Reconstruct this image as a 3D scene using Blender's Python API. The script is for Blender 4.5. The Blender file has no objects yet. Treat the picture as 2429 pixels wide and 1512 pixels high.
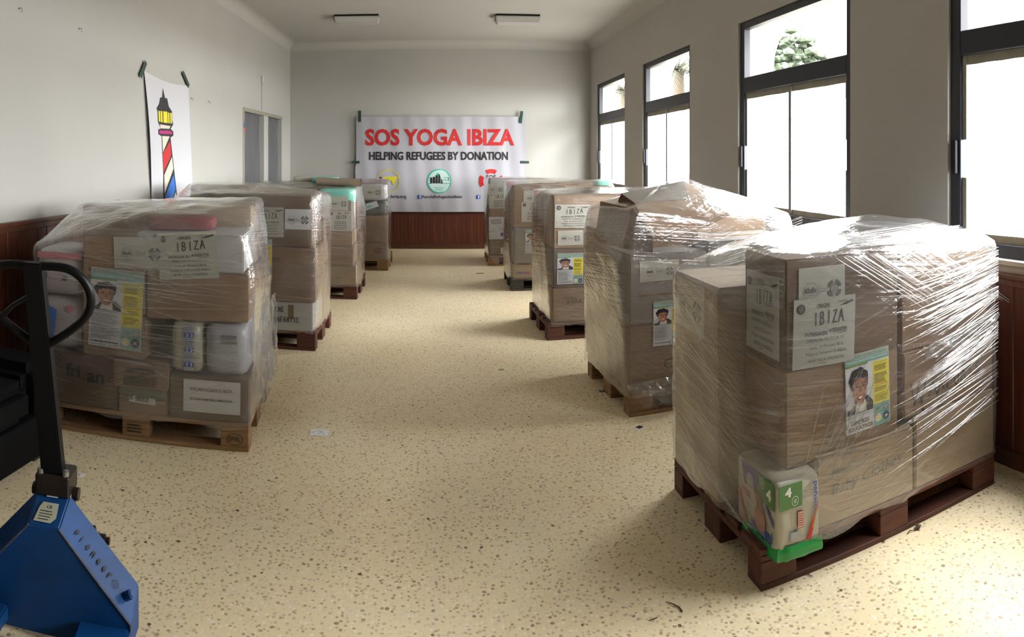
import bpy, bmesh, math, random
from mathutils import Vector, Matrix, noise
from math import sin, cos, atan2, hypot, pi, radians, tan
random.seed(7)
scn = bpy.context.scene
COL = scn.collection

# ---------------------------------------------------------------- camera (the photograph is a cylindrical sweep panorama)
F, CX, Y0, EYE = 1600.0, 1045.0, 370.0, 1.5
cam = bpy.data.cameras.new('camera')
camo = bpy.data.objects.new('camera', cam); COL.objects.link(camo)
camo.location = (0, 0, EYE); camo.rotation_euler = (pi/2, 0, 0)
cam.type = 'PANO'; cam.panorama_type = 'CENTRAL_CYLINDRICAL'
cam.central_cylindrical_range_u_min = (0-CX)/F; cam.central_cylindrical_range_u_max = (2429-CX)/F
cam.central_cylindrical_range_v_min = (Y0-1512)/F; cam.central_cylindrical_range_v_max = Y0/F
cam.central_cylindrical_radius = 1.0
cam.clip_start = 0.01; cam.clip_end = 300
scn.camera = camo

# ---------------------------------------------------------------- sky, exposure
W = bpy.data.worlds.new('overcast_sky'); scn.world = W; W.use_nodes = True
bg = W.node_tree.nodes['Background']; bg.inputs[0].default_value = (0.97, 0.98, 0.98, 1); bg.inputs[1].default_value = 17.0
scn.view_settings.view_transform = 'Standard'; scn.view_settings.look = 'None'
scn.view_settings.gamma = 1; scn.view_settings.use_curve_mapping = False
scn.view_settings.exposure = 1.12
PANE_GLOW = 3.0            # daylight through the white film taped over the lower panes
scn.cycles.max_bounces = 8; scn.cycles.diffuse_bounces = 4; scn.cycles.transparent_max_bounces = 20
scn.cycles.sample_clamp_indirect = 6; scn.cycles.caustics_reflective = False; scn.cycles.caustics_refractive = False

# ---------------------------------------------------------------- photo measurements -> points on real surfaces
def ang(x): return (x-CX)/F
def on_y(Y, x, y):            # plane Y = const (back wall)
    t = ang(x); return Vector((Y*tan(t), Y, EYE-(y-Y0)*(Y/cos(t))/F))
def on_x(X, x, y):            # plane X = const (side walls)
    t = ang(x); return Vector((X, X/tan(t), EYE-(y-Y0)*(X/sin(t))/F))
def on_floor(x, y, z=0.0):
    r = F*(EYE-z)/(y-Y0); t = ang(x); return Vector((r*sin(t), r*cos(t), z))

# ---------------------------------------------------------------- materials
MATS = {}
def nt(m): m.use_nodes = True; return m.node_tree.nodes, m.node_tree.links
def mat(name, col, rough=0.6, metal=0.0, spec=0.5, noise_amt=0.0, scale=8.0, bump=0.0, bscale=40.0, stretch=(1, 1, 1), col2=None, emit=0, coat=0.0, trans=0.0, alpha=1.0, hue_rand=0.0):
    if name in MATS: return MATS[name]
    m = bpy.data.materials.new(name); MATS[name] = m
    n, l = nt(m); p = n['Principled BSDF']
    p.inputs['Base Color'].default_value = (*col, 1); p.inputs['Roughness'].default_value = rough
    p.inputs['Metallic'].default_value = metal; p.inputs['Specular IOR Level'].default_value = spec
    p.inputs['Coat Weight'].default_value = coat
    if alpha < 1: p.inputs['Alpha'].default_value = alpha
    if emit:
        p.inputs['Emission Color'].default_value = (*col, 1); p.inputs['Emission Strength'].default_value = emit
    if noise_amt or col2 or bump or hue_rand:
        tc = n.new('ShaderNodeTexCoord'); mp = n.new('ShaderNodeMapping'); mp.inputs['Scale'].default_value = stretch
        l.new(tc.outputs['Object'], mp.inputs[0])
    out = None
    if noise_amt or col2:
        nz = n.new('ShaderNodeTexNoise'); nz.inputs['Scale'].default_value = scale; nz.inputs['Detail'].default_value = 6
        l.new(mp.outputs[0], nz.inputs[0])
        cr = n.new('ShaderNodeValToRGB'); c2 = col2 or tuple(c*(1-noise_amt) for c in col)
        cr.color_ramp.elements[0].position = 0.3; cr.color_ramp.elements[1].position = 0.7
        cr.color_ramp.elements[0].color = (*c2, 1); cr.color_ramp.elements[1].color = (*col, 1)
        l.new(nz.outputs[0], cr.inputs[0]); out = cr.outputs[0]
    if hue_rand:
        oi = n.new('ShaderNodeObjectInfo'); hs = n.new('ShaderNodeHueSaturation'); mr = n.new('ShaderNodeMapRange')
        mr.inputs[3].default_value = 1-hue_rand; mr.inputs[4].default_value = 1+hue_rand
        l.new(oi.outputs['Random'], mr.inputs[0]); l.new(mr.outputs[0], hs.inputs['Value'])
        if out: l.new(out, hs.inputs['Color'])
        else: hs.inputs['Color'].default_value = (*col, 1)
        out = hs.outputs[0]
    if out: l.new(out, p.inputs['Base Color'])
    if bump:
        nb = n.new('ShaderNodeTexNoise'); nb.inputs['Scale'].default_value = bscale; nb.inputs['Detail'].default_value = 4
        l.new(mp.outputs[0], nb.inputs[0]); b = n.new('ShaderNodeBump'); b.inputs['Strength'].default_value = bump; b.inputs['Distance'].default_value = 0.01
        l.new(nb.outputs[0], b.inputs['Height']); l.new(b.outputs[0], p.inputs['Normal'])
    return m

M_wall = mat('white_plaster', (0.45, 0.44, 0.405), 0.85, noise_amt=0.05, scale=1.3, bump=0.06, bscale=9)
M_ceil = mat('ceiling_paint', (0.50, 0.485, 0.44), 0.9, noise_amt=0.04, scale=1.0)
M_plank = mat('stained_pine_plank', (0.115, 0.027, 0.011), 0.42, col2=(0.055, 0.013, 0.006), scale=5, stretch=(6, 6, 0.5), hue_rand=0.12)
M_rail = mat('stained_wood_rail', (0.119, 0.042, 0.020), 0.35, col2=(0.063, 0.021, 0.010), scale=4, stretch=(8, 0.6, 8))
M_black = mat('black_paint_metal', (0.003, 0.003, 0.004), 0.42, spec=0.22)
M_navy = mat('dark_window_frame', (0.012, 0.014, 0.022), 0.4)
M_grey_al = mat('grey_mullion', (0.20, 0.21, 0.22), 0.45)
M_mask = mat('masking_tape', (0.322, 0.301, 0.238), 0.7, noise_amt=0.2, scale=12)
M_green_tape = mat('dark_green_tape', (0.012, 0.045, 0.030), 0.5)
M_vinyl = mat('white_vinyl', (0.42, 0.415, 0.45), 0.32, spec=0.5)
M_paper = mat('white_paper', (0.560, 0.560, 0.581), 0.7)
M_paper_y = mat('label_paper', (0.420, 0.406, 0.343), 0.7, noise_amt=0.08, scale=6)
M_red = mat('red_print', (0.50, 0.012, 0.012), 0.5)
M_ink = mat('black_ink', (0.008, 0.008, 0.009), 0.6)
M_grey_ink = mat('grey_ink', (0.10, 0.10, 0.10), 0.6)
M_mid_ink = mat('faint_ink', (0.20, 0.20, 0.19), 0.6)
M_yel = mat('yellow_print', (0.72, 0.62, 0.02), 0.5)
M_teal = mat('teal_print', (0.17, 0.36, 0.31), 0.5)
M_tgreen = mat('green_logo', (0.03, 0.42, 0.27), 0.5)
M_blue = mat('blue_print', (0.02, 0.07, 0.36), 0.5)
M_lblue = mat('bright_blue_print', (0.02, 0.16, 0.60), 0.5)
M_mag = mat('magenta_print', (0.42, 0.01, 0.16), 0.5)
M_cream = mat('cream_print', (0.62, 0.59, 0.48), 0.5)
M_skin = mat('photo_skin_print', (0.42, 0.19, 0.11), 0.5)
M_skin2 = mat('photo_skin_shade_print', (0.26, 0.10, 0.06), 0.5)
M_white_ink = mat('white_print', (0.75, 0.75, 0.75), 0.5)
M_green = mat('green_bag_print', (0.02, 0.26, 0.06), 0.3)
M_dgreen = mat('olive_green_print', (0.07, 0.19, 0.05), 0.4)
M_purple = mat('purple_print', (0.09, 0.08, 0.28), 0.4)
M_orange = mat('orange_print', (0.45, 0.20, 0.03), 0.4)
M_card = mat('brown_cardboard', (0.238, 0.150, 0.085), 0.75, col2=(0.189, 0.119, 0.066), scale=3, stretch=(1, 1, 6), hue_rand=0.13, bump=0.05, bscale=60)
M_card_l = mat('pale_cardboard', (0.322, 0.238, 0.154), 0.75, col2=(0.273, 0.199, 0.126), scale=3, stretch=(1, 1, 6), hue_rand=0.1)
M_card_g = mat('grey_cardboard', (0.196, 0.164, 0.133), 0.75, col2=(0.168, 0.154, 0.133), scale=3, hue_rand=0.1)
M_card_d = mat('dark_cardboard', (0.133, 0.085, 0.052), 0.75, col2=(0.098, 0.062, 0.037), scale=3, hue_rand=0.1)
M_card_w = mat('white_cardboard', (0.434, 0.427, 0.420), 0.6, col2=(0.385, 0.378, 0.371), scale=3)
M_card_green = mat('grey_green_cardboard', (0.154, 0.161, 0.119), 0.75, noise_amt=0.2, scale=5)
M_ptape = mat('brown_parcel_tape', (0.182, 0.101, 0.038), 0.25)
M_seam = mat('brown_backing_board', (0.10, 0.065, 0.04), 0.9)  # plain brown of the backing board behind the wainscot planks
M_silver = mat('silvery_wrapping', (0.364, 0.371, 0.406), 0.35, noise_amt=0.15, scale=6, bump=0.3, bscale=9)
M_creambag = mat('cream_plastic_pack', (0.448, 0.427, 0.350), 0.3, noise_amt=0.12, scale=8, bump=0.4, bscale=14)
M_whitebag = mat('white_plastic_pack', (0.420, 0.399, 0.406), 0.3, noise_amt=0.15, scale=7, bump=0.4, bscale=12)
M_mint = mat('mint_plastic_pack', (0.16, 0.55, 0.44), 0.3, noise_amt=0.2, scale=7, bump=0.3, bscale=10)
M_darkbag = mat('dark_plastic_bag', (0.035, 0.05, 0.045), 0.3, bump=0.5, bscale=14)
M_pinkbag = mat('pink_plastic', (0.52, 0.20, 0.22), 0.35, bump=0.3, bscale=12)
M_redcloth = mat('red_fabric', (0.238, 0.035, 0.042), 0.8, noise_amt=0.3, scale=9)
M_wood = mat('weathered_pallet_pine', (0.34, 0.20, 0.095), 0.7, col2=(0.19, 0.105, 0.05), scale=5, stretch=(0.8, 7, 7), hue_rand=0.18, bump=0.2, bscale=30)
M_woodr = mat('red_brown_pallet_wood', (0.12, 0.035, 0.018), 0.65, col2=(0.055, 0.018, 0.010), scale=5, stretch=(0.8, 7, 7), hue_rand=0.2, bump=0.2, bscale=30)
M_bluep = mat('blue_enamel', (0.005, 0.060, 0.22), 0.42, col2=(0.005, 0.042, 0.14), scale=7, spec=0.3, bump=0.05, bscale=20)
M_bolt = mat('worn_steel', (0.30, 0.29, 0.28), 0.35, metal=0.9)
M_grease = mat('greasy_dark_steel', (0.035, 0.026, 0.02), 0.35, metal=0.5, noise_amt=0.5, scale=15)
M_rust = mat('rusty_worn_edge', (0.10, 0.10, 0.13), 0.7, noise_amt=0.5, scale=30)
M_plate = mat('rating_plate_print', (0.40, 0.40, 0.30), 0.4)
M_sofa = mat('black_upholstery', (0.0025, 0.0025, 0.003), 0.75, spec=0.12, noise_amt=0.2, scale=12, bump=0.1, bscale=60)
M_rubber = mat('black_rubber', (0.015, 0.015, 0.015), 0.6)
M_curtain = mat('grey_masking_film', (0.140, 0.140, 0.150), 0.3, noise_amt=0.25, scale=2.5, bump=0.4, bscale=3)
M_diff = mat('white_diffuser', (0.504, 0.490, 0.462), 0.4)
M_tube = mat('cardboard_tube', (0.252, 0.189, 0.133), 0.7, noise_amt=0.15)
M_leaf = mat('dry_leaf', (0.09, 0.055, 0.03), 0.8)
M_foliage = mat('pine_foliage', (0.016, 0.030, 0.007), 0.7, col2=(0.006, 0.014, 0.003), scale=5, bump=0.6, bscale=6)
M_palm = mat('palm_foliage', (0.035, 0.040, 0.014), 0.6, col2=(0.02, 0.024, 0.008), scale=4)
M_trunk = mat('bark', (0.05, 0.035, 0.02), 0.9)
M_ext = mat('outdoor_render', (0.25, 0.25, 0.25), 0.9)
M_extg = mat('outdoor_paving', (0.20, 0.18, 0.15), 0.9)
M_bright = mat('fresh_white_paper', (0.92, 0.92, 0.93), 0.6)
M_greenscrap = mat('green_scrap_paper', (0.25, 0.42, 0.08), 0.6)

def floor_material():
    m = bpy.data.materials.new('polished_terrazzo'); n, l = nt(m); p = n['Principled BSDF']
    tc = n.new('ShaderNodeTexCoord')
    warp = n.new('ShaderNodeTexNoise'); warp.inputs['Scale'].default_value = 22; warp.inputs['Detail'].default_value = 2
    l.new(tc.outputs['Object'], warp.inputs[0])
    add = n.new('ShaderNodeMix'); add.data_type = 'VECTOR'; add.blend_type = 'ADD' if hasattr(add, 'blend_type') else 'MIX'
    sc = n.new('ShaderNodeVectorMath'); sc.operation = 'SCALE'; sc.inputs['Scale'].default_value = 0.018
    l.new(warp.outputs['Color'], sc.inputs[0])
    ad = n.new('ShaderNodeVectorMath'); ad.operation = 'ADD'
    l.new(tc.outputs['Object'], ad.inputs[0]); l.new(sc.outputs[0], ad.inputs[1])
    n.remove(add)
    def chips(scale, lo, hi, colors, positions):
        v = n.new('ShaderNodeTexVoronoi'); v.inputs['Scale'].default_value = scale; l.new(ad.outputs[0], v.inputs[0])
        sp = n.new('ShaderNodeSeparateColor'); l.new(v.outputs['Color'], sp.inputs[0])
        cr = n.new('ShaderNodeValToRGB'); cr.color_ramp.interpolation = 'CONSTANT'
        e = cr.color_ramp.elements
        while len(e) < len(colors): e.new(0.5)
        for i, (c, q) in enumerate(zip(colors, positions)): e[i].position = q; e[i].color = (*c, 1)
        l.new(sp.outputs[0], cr.inputs[0])
        mr = n.new('ShaderNodeMapRange'); mr.inputs[1].default_value = lo; mr.inputs[2].default_value = hi
        mr.inputs[3].default_value = 1; mr.inputs[4].default_value = 0
        l.new(v.outputs['Distance'], mr.inputs[0]); return cr.outputs[0], mr.outputs[0], sp.outputs[1]
    base = n.new('ShaderNodeValToRGB'); nz = n.new('ShaderNodeTexNoise'); nz.inputs['Scale'].default_value = 1.1; nz.inputs['Detail'].default_value = 5
    l.new(tc.outputs['Object'], nz.inputs[0]); l.new(nz.outputs[0], base.inputs[0])
    base.color_ramp.elements[0].position = 0.3; base.color_ramp.elements[1].position = 0.7
    base.color_ramp.elements[0].color = (0.81, 0.66, 0.41, 1); base.color_ramp.elements[1].color = (0.89, 0.775, 0.52, 1)
    c1, f1, _ = chips(62, 0.30, 0.46, [(0.62, 0.49, 0.32), (0.78, 0.65, 0.46), (0.46, 0.34, 0.21), (0.90, 0.81, 0.63)], [0, .35, .65, .8])
    mx = n.new('ShaderNodeMix'); mx.data_type = 'RGBA'; l.new(f1, mx.inputs[0]); l.new(base.outputs[0], mx.inputs[6]); l.new(c1, mx.inputs[7])
    c2, f2, g2 = chips(34, 0.22, 0.28, [(0.36, 0.26, 0.16), (0.17, 0.11, 0.06), (0.44, 0.34, 0.22)], [0, .55, .68])
    th = n.new('ShaderNodeMath'); th.operation = 'GREATER_THAN'; th.inputs[1].default_value = 0.87; l.new(g2, th.inputs[0])
    mu = n.new('ShaderNodeMath'); mu.operation = 'MULTIPLY'; l.new(f2, mu.inputs[0]); l.new(th.outputs[0], mu.inputs[1])
    mx2 = n.new('ShaderNodeMix'); mx2.data_type = 'RGBA'; l.new(mu.outputs[0], mx2.inputs[0]); l.new(mx.outputs[2], mx2.inputs[6]); l.new(c2, mx2.inputs[7])
    # faint slab joints
    bk = n.new('ShaderNodeTexBrick'); bk.offset = 0; bk.inputs['Scale'].default_value = 1; bk.inputs['Mortar Size'].default_value = 0.0035
    bk.inputs['Brick Width'].default_value = 0.8; bk.inputs['Row Height'].default_value = 0.8; bk.inputs['Mortar Smooth'].default_value = 0.3
    mp = n.new('ShaderNodeMapping'); mp.inputs['Location'].default_value = (0.02, 0.20, 0); l.new(tc.outputs['Object'], mp.inputs[0]); l.new(mp.outputs[0], bk.inputs[0])
    jf = n.new('ShaderNodeMath'); jf.operation = 'MULTIPLY'; jf.inputs[1].default_value = 0.35; l.new(bk.outputs['Fac'], jf.inputs[0])
    mx3 = n.new('ShaderNodeMix'); mx3.data_type = 'RGBA'; l.new(jf.outputs[0], mx3.inputs[0]); l.new(mx2.outputs[2], mx3.inputs[6]); mx3.inputs[7].default_value = (0.74, 0.67, 0.54, 1)
    l.new(mx3.outputs[2], p.inputs['Base Color'])
    rn = n.new('ShaderNodeMapRange'); rn.inputs[3].default_value = 0.32; rn.inputs[4].default_value = 0.5; l.new(nz.outputs[0], rn.inputs[0]); l.new(rn.outputs[0], p.inputs['Roughness'])
    p.inputs['Specular IOR Level'].default_value = 0.35
    return m
M_floor = floor_material()

def film_material(name, haze_lo, haze_hi, gloss=1.0, warm=(0.66, 0.65, 0.64), bump=0.55):
    m = bpy.data.materials.new(name); n, l = nt(m); n.clear()
    out = n.new('ShaderNodeOutputMaterial'); uv = n.new('ShaderNodeUVMap')
    def layer(rot, sx, sy, detail=3.0, dist=0.4):
        mp = n.new('ShaderNodeMapping'); mp.inputs['Rotation'].default_value = (0, 0, rot); mp.inputs['Scale'].default_value = (1, 1, 1)
        mp2 = n.new('ShaderNodeMapping'); mp2.inputs['Scale'].default_value = (sx, sy, 1)
        l.new(uv.outputs[0], mp.inputs[0]); l.new(mp.outputs[0], mp2.inputs[0])
        z = n.new('ShaderNodeTexNoise'); z.inputs['Scale'].default_value = 1; z.inputs['Detail'].default_value = detail; z.inputs['Distortion'].default_value = dist
        l.new(mp2.outputs[0], z.inputs[0]); return z.outputs[0]
    def mth(op, a, b=None):
        x = n.new('ShaderNodeMath'); x.operation = op
        for i, q in enumerate((a, b)):
            if q is None: continue
            if isinstance(q, (int, float)): x.inputs[i].default_value = q
            else: l.new(q, x.inputs[i])
        return x.outputs[0]
    a = layer(0.10, 1.6, 60); b = layer(-0.30, 2.2, 75); c = layer(0.0, 5, 7, 4, 1.2); d = layer(0.55, 1.5, 48)
    h = mth('ADD', mth('ADD', mth('MULTIPLY', a, 0.5), mth('MULTIPLY', b, 0.35)), mth('ADD', mth('MULTIPLY', c, 0.9), mth('MULTIPLY', d, 0.2)))
    bp = n.new('ShaderNodeBump'); bp.inputs['Strength'].default_value = bump; bp.inputs['Distance'].default_value = 0.012; l.new(h, bp.inputs['Height'])
    def sharp(x, lo, hi):
        mr = n.new('ShaderNodeMapRange'); mr.inputs[1].default_value = lo; mr.inputs[2].default_value = hi; mr.inputs[3].default_value = 0; mr.inputs[4].default_value = 1; l.new(x, mr.inputs[0]); return mr.outputs[0]
    streak = mth('MAXIMUM', mth('MAXIMUM', sharp(a, .57, .72), sharp(b, .60, .74)), sharp(d, .61, .75))
    patch = sharp(layer(0.2, 2.2, 3.0, 3, 0.8), .38, .68)
    st = mth('MULTIPLY', streak, mth('ADD', mth('MULTIPLY', patch, 0.75), 0.25))
    cloud = mth('MULTIPLY', patch, 0.35)
    f = mth('MINIMUM', mth('ADD', st, cloud), 1.0)
    mr = n.new('ShaderNodeMapRange'); mr.inputs[3].default_value = haze_lo; mr.inputs[4].default_value = haze_hi; l.new(f, mr.inputs[0])
    tr = n.new('ShaderNodeBsdfTransparent'); tr.inputs[0].default_value = (0.97, 0.97, 0.97, 1)
    df = n.new('ShaderNodeBsdfDiffuse'); df.inputs[0].default_value = (*warm, 1); tl = n.new('ShaderNodeBsdfTranslucent'); tl.inputs[0].default_value = (*warm, 1)
    l.new(bp.outputs[0], df.inputs['Normal'])
    dm = n.new('ShaderNodeMixShader'); dm.inputs[0].default_value = 0.4; l.new(df.outputs[0], dm.inputs[1]); l.new(tl.outputs[0], dm.inputs[2])
    m1 = n.new('ShaderNodeMixShader'); l.new(mr.outputs[0], m1.inputs[0]); l.new(tr.outputs[0], m1.inputs[1]); l.new(dm.outputs[0], m1.inputs[2])
    gl = n.new('ShaderNodeBsdfAnisotropic'); gl.inputs['Roughness'].default_value = 0.16; gl.inputs[0].default_value = (1, 1, 1, 1); l.new(bp.outputs[0], gl.inputs['Normal'])
    lw_ = n.new('ShaderNodeLayerWeight'); l.new(bp.outputs[0], lw_.inputs['Normal'])
    g = mth('MINIMUM', mth('MULTIPLY', mth('ADD', mth('MULTIPLY', mth('POWER', lw_.outputs['Facing'], 4.0), 0.8), 0.045), gloss), 0.85)
    m2 = n.new('ShaderNodeMixShader'); l.new(g, m2.inputs[0]); l.new(m1.outputs[0], m2.inputs[1]); l.new(gl.outputs[0], m2.inputs[2])
    l.new(m2.outputs[0], out.inputs[0]); return m
M_film = film_material('stretch_film', 0.03, 0.40, 1.7)
M_film_left = film_material('hazy_stretch_film', 0.055, 0.48, 1.7)
M_film_top = film_material('bunched_stretch_film', 0.09, 0.55, 1.8, bump=.8)
M_tail = film_material('loose_stretch_film', 0.10, 0.5, 1.0, bump=.15)
M_strand = film_material('rolled_film_strand', 0.35, 0.7, 3.0)

# ---------------------------------------------------------------- mesh helpers
def finish(name, bm, mats, parent=None, matrix=None, smooth=False):
    me = bpy.data.meshes.new(name); bm.to_mesh(me); bm.free()
    for m in (mats if isinstance(mats, (list, tuple)) else [mats]): me.materials.append(m)
    if smooth:
        me.shade_smooth()
        try: me.set_sharp_from_angle(angle=radians(40))
        except Exception: pass
    o = bpy.data.objects.new(name, me); COL.objects.link(o)
    if parent: o.parent = parent
    if matrix is not None:
        if parent: o.matrix_basis = matrix
        else: o.matrix_world = matrix
    return o
def inst(src, name, parent=None, matrix=None):
    o = bpy.data.objects.new(name, src.data); COL.objects.link(o)
    if parent: o.parent = parent
    if matrix is not None: o.matrix_basis = matrix
    return o
def empty(name, matrix=None, parent=None):
    o = bpy.data.objects.new(name, None); COL.objects.link(o); o.empty_display_size = 0.1
    if parent: o.parent = parent
    if matrix is not None: o.matrix_basis = matrix
    return o
def tag(o, label, cat, group=None, kind=None):
    o['label'] = label; o['category'] = cat
    if group: o['group'] = group
    if kind: o['kind'] = kind
    return o
def struct(o): o['kind'] = 'structure'; return o
def bbox(bm, x0, x1, y0, y1, z0, z1, bev=0.0, seg=1, mi=0):
    r = bmesh.ops.create_cube(bm, size=1.0)
    vs = r['verts']
    for v in vs: v.co = Vector(((x0+x1)/2+v.co.x*(x1-x0), (y0+y1)/2+v.co.y*(y1-y0), (z0+z1)/2+v.co.z*(z1-z0)))
    fs = list({f for v in vs for f in v.link_faces})
    for f in fs: f.material_index = mi
    if bev: bmesh.ops.bevel(bm, geom=list({e for v in vs for e in v.link_edges}), offset=bev, segments=seg, profile=0.6, affect='EDGES')
    return fs
def box(name, x0, x1, y0, y1, z0, z1, m, parent=None, matrix=None, bev=0.0, seg=1, smooth=False):
    bm = bmesh.new(); bbox(bm, x0, x1, y0, y1, z0, z1, bev, seg)
    return finish(name, bm, m, parent, matrix, smooth)
def cyl(bm, p, q, r, seg=16, r2=None, caps=True):
    p, q = Vector(p), Vector(q); d = q-p
    M = Matrix.Translation((p+q)/2) @ d.to_track_quat('Z', 'Y').to_matrix().to_4x4()
    bmesh.ops.create_cone(bm, cap_ends=caps, segments=seg, radius1=r, radius2=r if r2 is None else r2, depth=d.length, matrix=M)
def tube(bm, pts, r, seg=10, closed=False):
    pts = [Vector(p) for p in pts]; rings = []; N = len(pts); up = None
    for i, p in enumerate(pts):
        a = pts[i-1] if (i > 0 or closed) else p; b = pts[(i+1) % N] if (i < N-1 or closed) else p
        t = (b-a).normalized()
        if up is None: up = t.orthogonal().normalized()
        up = (up-t*up.dot(t)).normalized(); s = t.cross(up)
        rr = r[i] if isinstance(r, (list, tuple)) else r
        rings.append([bm.verts.new(p+(up*cos(2*pi*k/seg)+s*sin(2*pi*k/seg))*rr) for k in range(seg)])
    for i in range(N if closed else N-1):
        A, B = rings[i], rings[(i+1) % N]
        for k in range(seg): bm.faces.new((A[k], A[(k+1) % seg], B[(k+1) % seg], B[k]))
    if not closed:
        bm.faces.new(rings[0][::-1]); bm.faces.new(rings[-1])

# ---------------------------------------------------------------- flat print "sheets"
GLY = {}
def glyphs(s, bold=0.0, shear=0.0):
    k = (s, bold, shear)
    if k not in GLY:
        cu = bpy.data.curves.new('t', 'FONT'); cu.body = s; cu.offset = bold; cu.shear = shear; cu.resolution_u = 3
        o = bpy.data.objects.new('t', cu); COL.objects.link(o)
        bpy.context.view_layer.update()
        me = bpy.data.meshes.new_from_object(o)
        vs = [(v.co.x, v.co.y) for v in me.vertices]; fs = [tuple(p.vertices) for p in me.polygons]
        bpy.data.objects.remove(o); bpy.data.curves.remove(cu); bpy.data.meshes.remove(me)
        xs = [v[0] for v in vs] or [0]; ys = [v[1] for v in vs] or [0]
        GLY[k] = (vs, fs, min(xs), max(xs), min(ys), max(ys))
    return GLY[k]
class Sheet:
    """a printed sheet in its own plane: x to the right, y up, metres; every ink is a thin layer above the paper"""
    def __init__(s): s.bm0 = bmesh.new(); s.bm = bmesh.new(); s.mats = []; s.h = None
    def mi(s, m):
        if m not in s.mats: s.mats.append(m)
        return s.mats.index(m)
    def poly(s, pts, m, lay=1):
        i = s.mi(m)
        tb = s.bm if lay else s.bm0
        vs = [tb.verts.new((x, y, lay*0.0007+(s.h(x, y) if s.h else 0))) for x, y in pts]
        try:
            f = tb.faces.new(vs); f.material_index = i
        except ValueError: pass
    def rect(s, x0, y0, x1, y1, m, lay=1): s.poly([(x0, y0), (x1, y0), (x1, y1), (x0, y1)], m, lay)
    def disc(s, x, y, r, m, lay=1, ry=None, n=24, a0=0, a1=2*pi):
        s.poly([(x+r*cos(a0+(a1-a0)*k/n), y+(ry or r)*sin(a0+(a1-a0)*k/n)) for k in range(n if a1-a0 > 6.2 else n+1)], m, lay)
    def ring(s, x, y, r, w, m, lay=1, a0=0, a1=2*pi, n=28):
        for k in range(n):
            a, b = a0+(a1-a0)*k/n, a0+(a1-a0)*(k+1)/n
            s.poly([(x+r*cos(a), y+r*sin(a)), (x+r*cos(b), y+r*sin(b)), (x+(r-w)*cos(b), y+(r-w)*sin(b)), (x+(r-w)*cos(a), y+(r-w)*sin(a))], m, lay)
    def stroke(s, pts, w, m, lay=2):
        for (a, b) in zip(pts, pts[1:]):
            d = Vector((b[0]-a[0], b[1]-a[1]));
            if d.length < 1e-6: continue
            t = d.normalized()*w*0.35; nn = Vector((-d.y, d.x)).normalized()*w/2
            s.poly([(a[0]-t.x-nn.x, a[1]-t.y-nn.y), (b[0]+t.x-nn.x, b[1]+t.y-nn.y), (b[0]+t.x+nn.x, b[1]+t.y+nn.y), (a[0]-t.x+nn.x, a[1]-t.y+nn.y)], m, lay)
    def text(s, t, x0, x1, y0, y1, m, lay=2, bold=0.0, shear=0.0, rot=0.0):
        vs, fs, a, b, c, d = glyphs(t, bold, shear)
        i = s.mi(m); W_, H_ = x1-x0, y1-y0; V = []
        for (x, y) in vs:
            px, py = (x-a)/(b-a)*W_, (y-c)/(d-c)*H_
            qx, qy = x0+px*cos(rot)-py*sin(rot), y0+px*sin(rot)+py*cos(rot)
            V.append(s.bm.verts.new((qx, qy, lay*0.0007+(s.h(qx, qy) if s.h else 0))))
        for f in fs:
            try: s.bm.faces.new([V[k] for k in f]).material_index = i
            except ValueError: pass
    def lines(s, x0, x1, y0, y1, n, m, lay=2, fill=0.45, rnd=0.25, center=False):
        """n rows of tiny text as broken dashes"""
        p = (y1-y0)/n
        for k in range(n):
            yy = y1-p*(k+0.5); L = (x1-x0)*(1-random.random()*rnd); x = x0+((x1-x0-L)/2 if center else 0); e = x+L
            while x < e:
                w = min(e-x, (x1-x0)*random.uniform(0.04, 0.16)); s.rect(x, yy-p*fill/2, x+w, yy+p*fill/2, m, lay); x += w+(x1-x0)*0.018
    def build(s, name, parent, M):
        if not s.bm0.faces: return finish(name, s.bm, s.mats, parent, M)
        o = finish(name, s.bm0, s.mats, parent, M)
        if s.bm.faces: finish('print', s.bm, s.mats, o, Matrix.Identity(4))
        return o

HAND = {'I': [[(.5, 0), (.5, 1)]], 'B': [[(.15, 0), (.15, 1), (.6, .95), (.7, .75), (.55, .55), (.2, .52), (.65, .48), (.8, .25), (.6, .05), (.15, 0)]],
        'Z': [[(.1, .95), (.8, 1), (.1, .05), (.9, 0)]], 'A': [[(0, 0), (.45, 1), (.9, 0)], [(.2, .4), (.72, .4)]], 'L': [[(.2, 1), (.15, 0), (.8, .02)]],
        'E': [[(.8, 1), (.2, .97), (.15, .02), (.85, 0)], [(.18, .5), (.7, .52)]], 'C': [[(.85, .85), (.5, 1), (.15, .7), (.12, .3), (.45, 0), (.85, .15)]],
        'H': [[(.15, 1), (.12, 0)], [(.8, 1), (.8, 0)], [(.13, .5), (.8, .52)]], 'N': [[(.12, 0), (.15, 1), (.78, 0), (.82, 1)]],
        'F': [[(.85, 1), (.2, .97), (.15, 0)], [(.18, .5), (.65, .52)]], 'T': [[(.05, .97), (.95, 1)], [(.5, .98), (.48, 0)]],
        'O': [[(.5, 1), (.15, .7), (.15, .3), (.5, 0), (.85, .3), (.85, .7), (.5, 1)]], 'S': [[(.8, .9), (.45, 1), (.2, .75), (.7, .4), (.6, .05), (.15, .08)]],
        'R': [[(.15, 0), (.15, 1), (.7, .9), (.7, .6), (.2, .5), (.8, 0)]], 'P': [[(.15, 0), (.15, 1), (.7, .9), (.7, .6), (.2, .5)]], ' ': []}
def hand(s, t, x0, x1, y0, y1, m, w, tilt=0.0, lay=2):
    n = len(t); cw = (x1-x0)/n
    for i, ch in enumerate(t):
        j = random.uniform(-.05, .05)
        for st in HAND.get(ch, []):
            s.stroke([(x0+cw*(i+0.08+a*0.78), y0+(b+j)*(y1-y0)+(i*cw+a*cw)*tilt) for a, b in st], w, m, lay)

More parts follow.
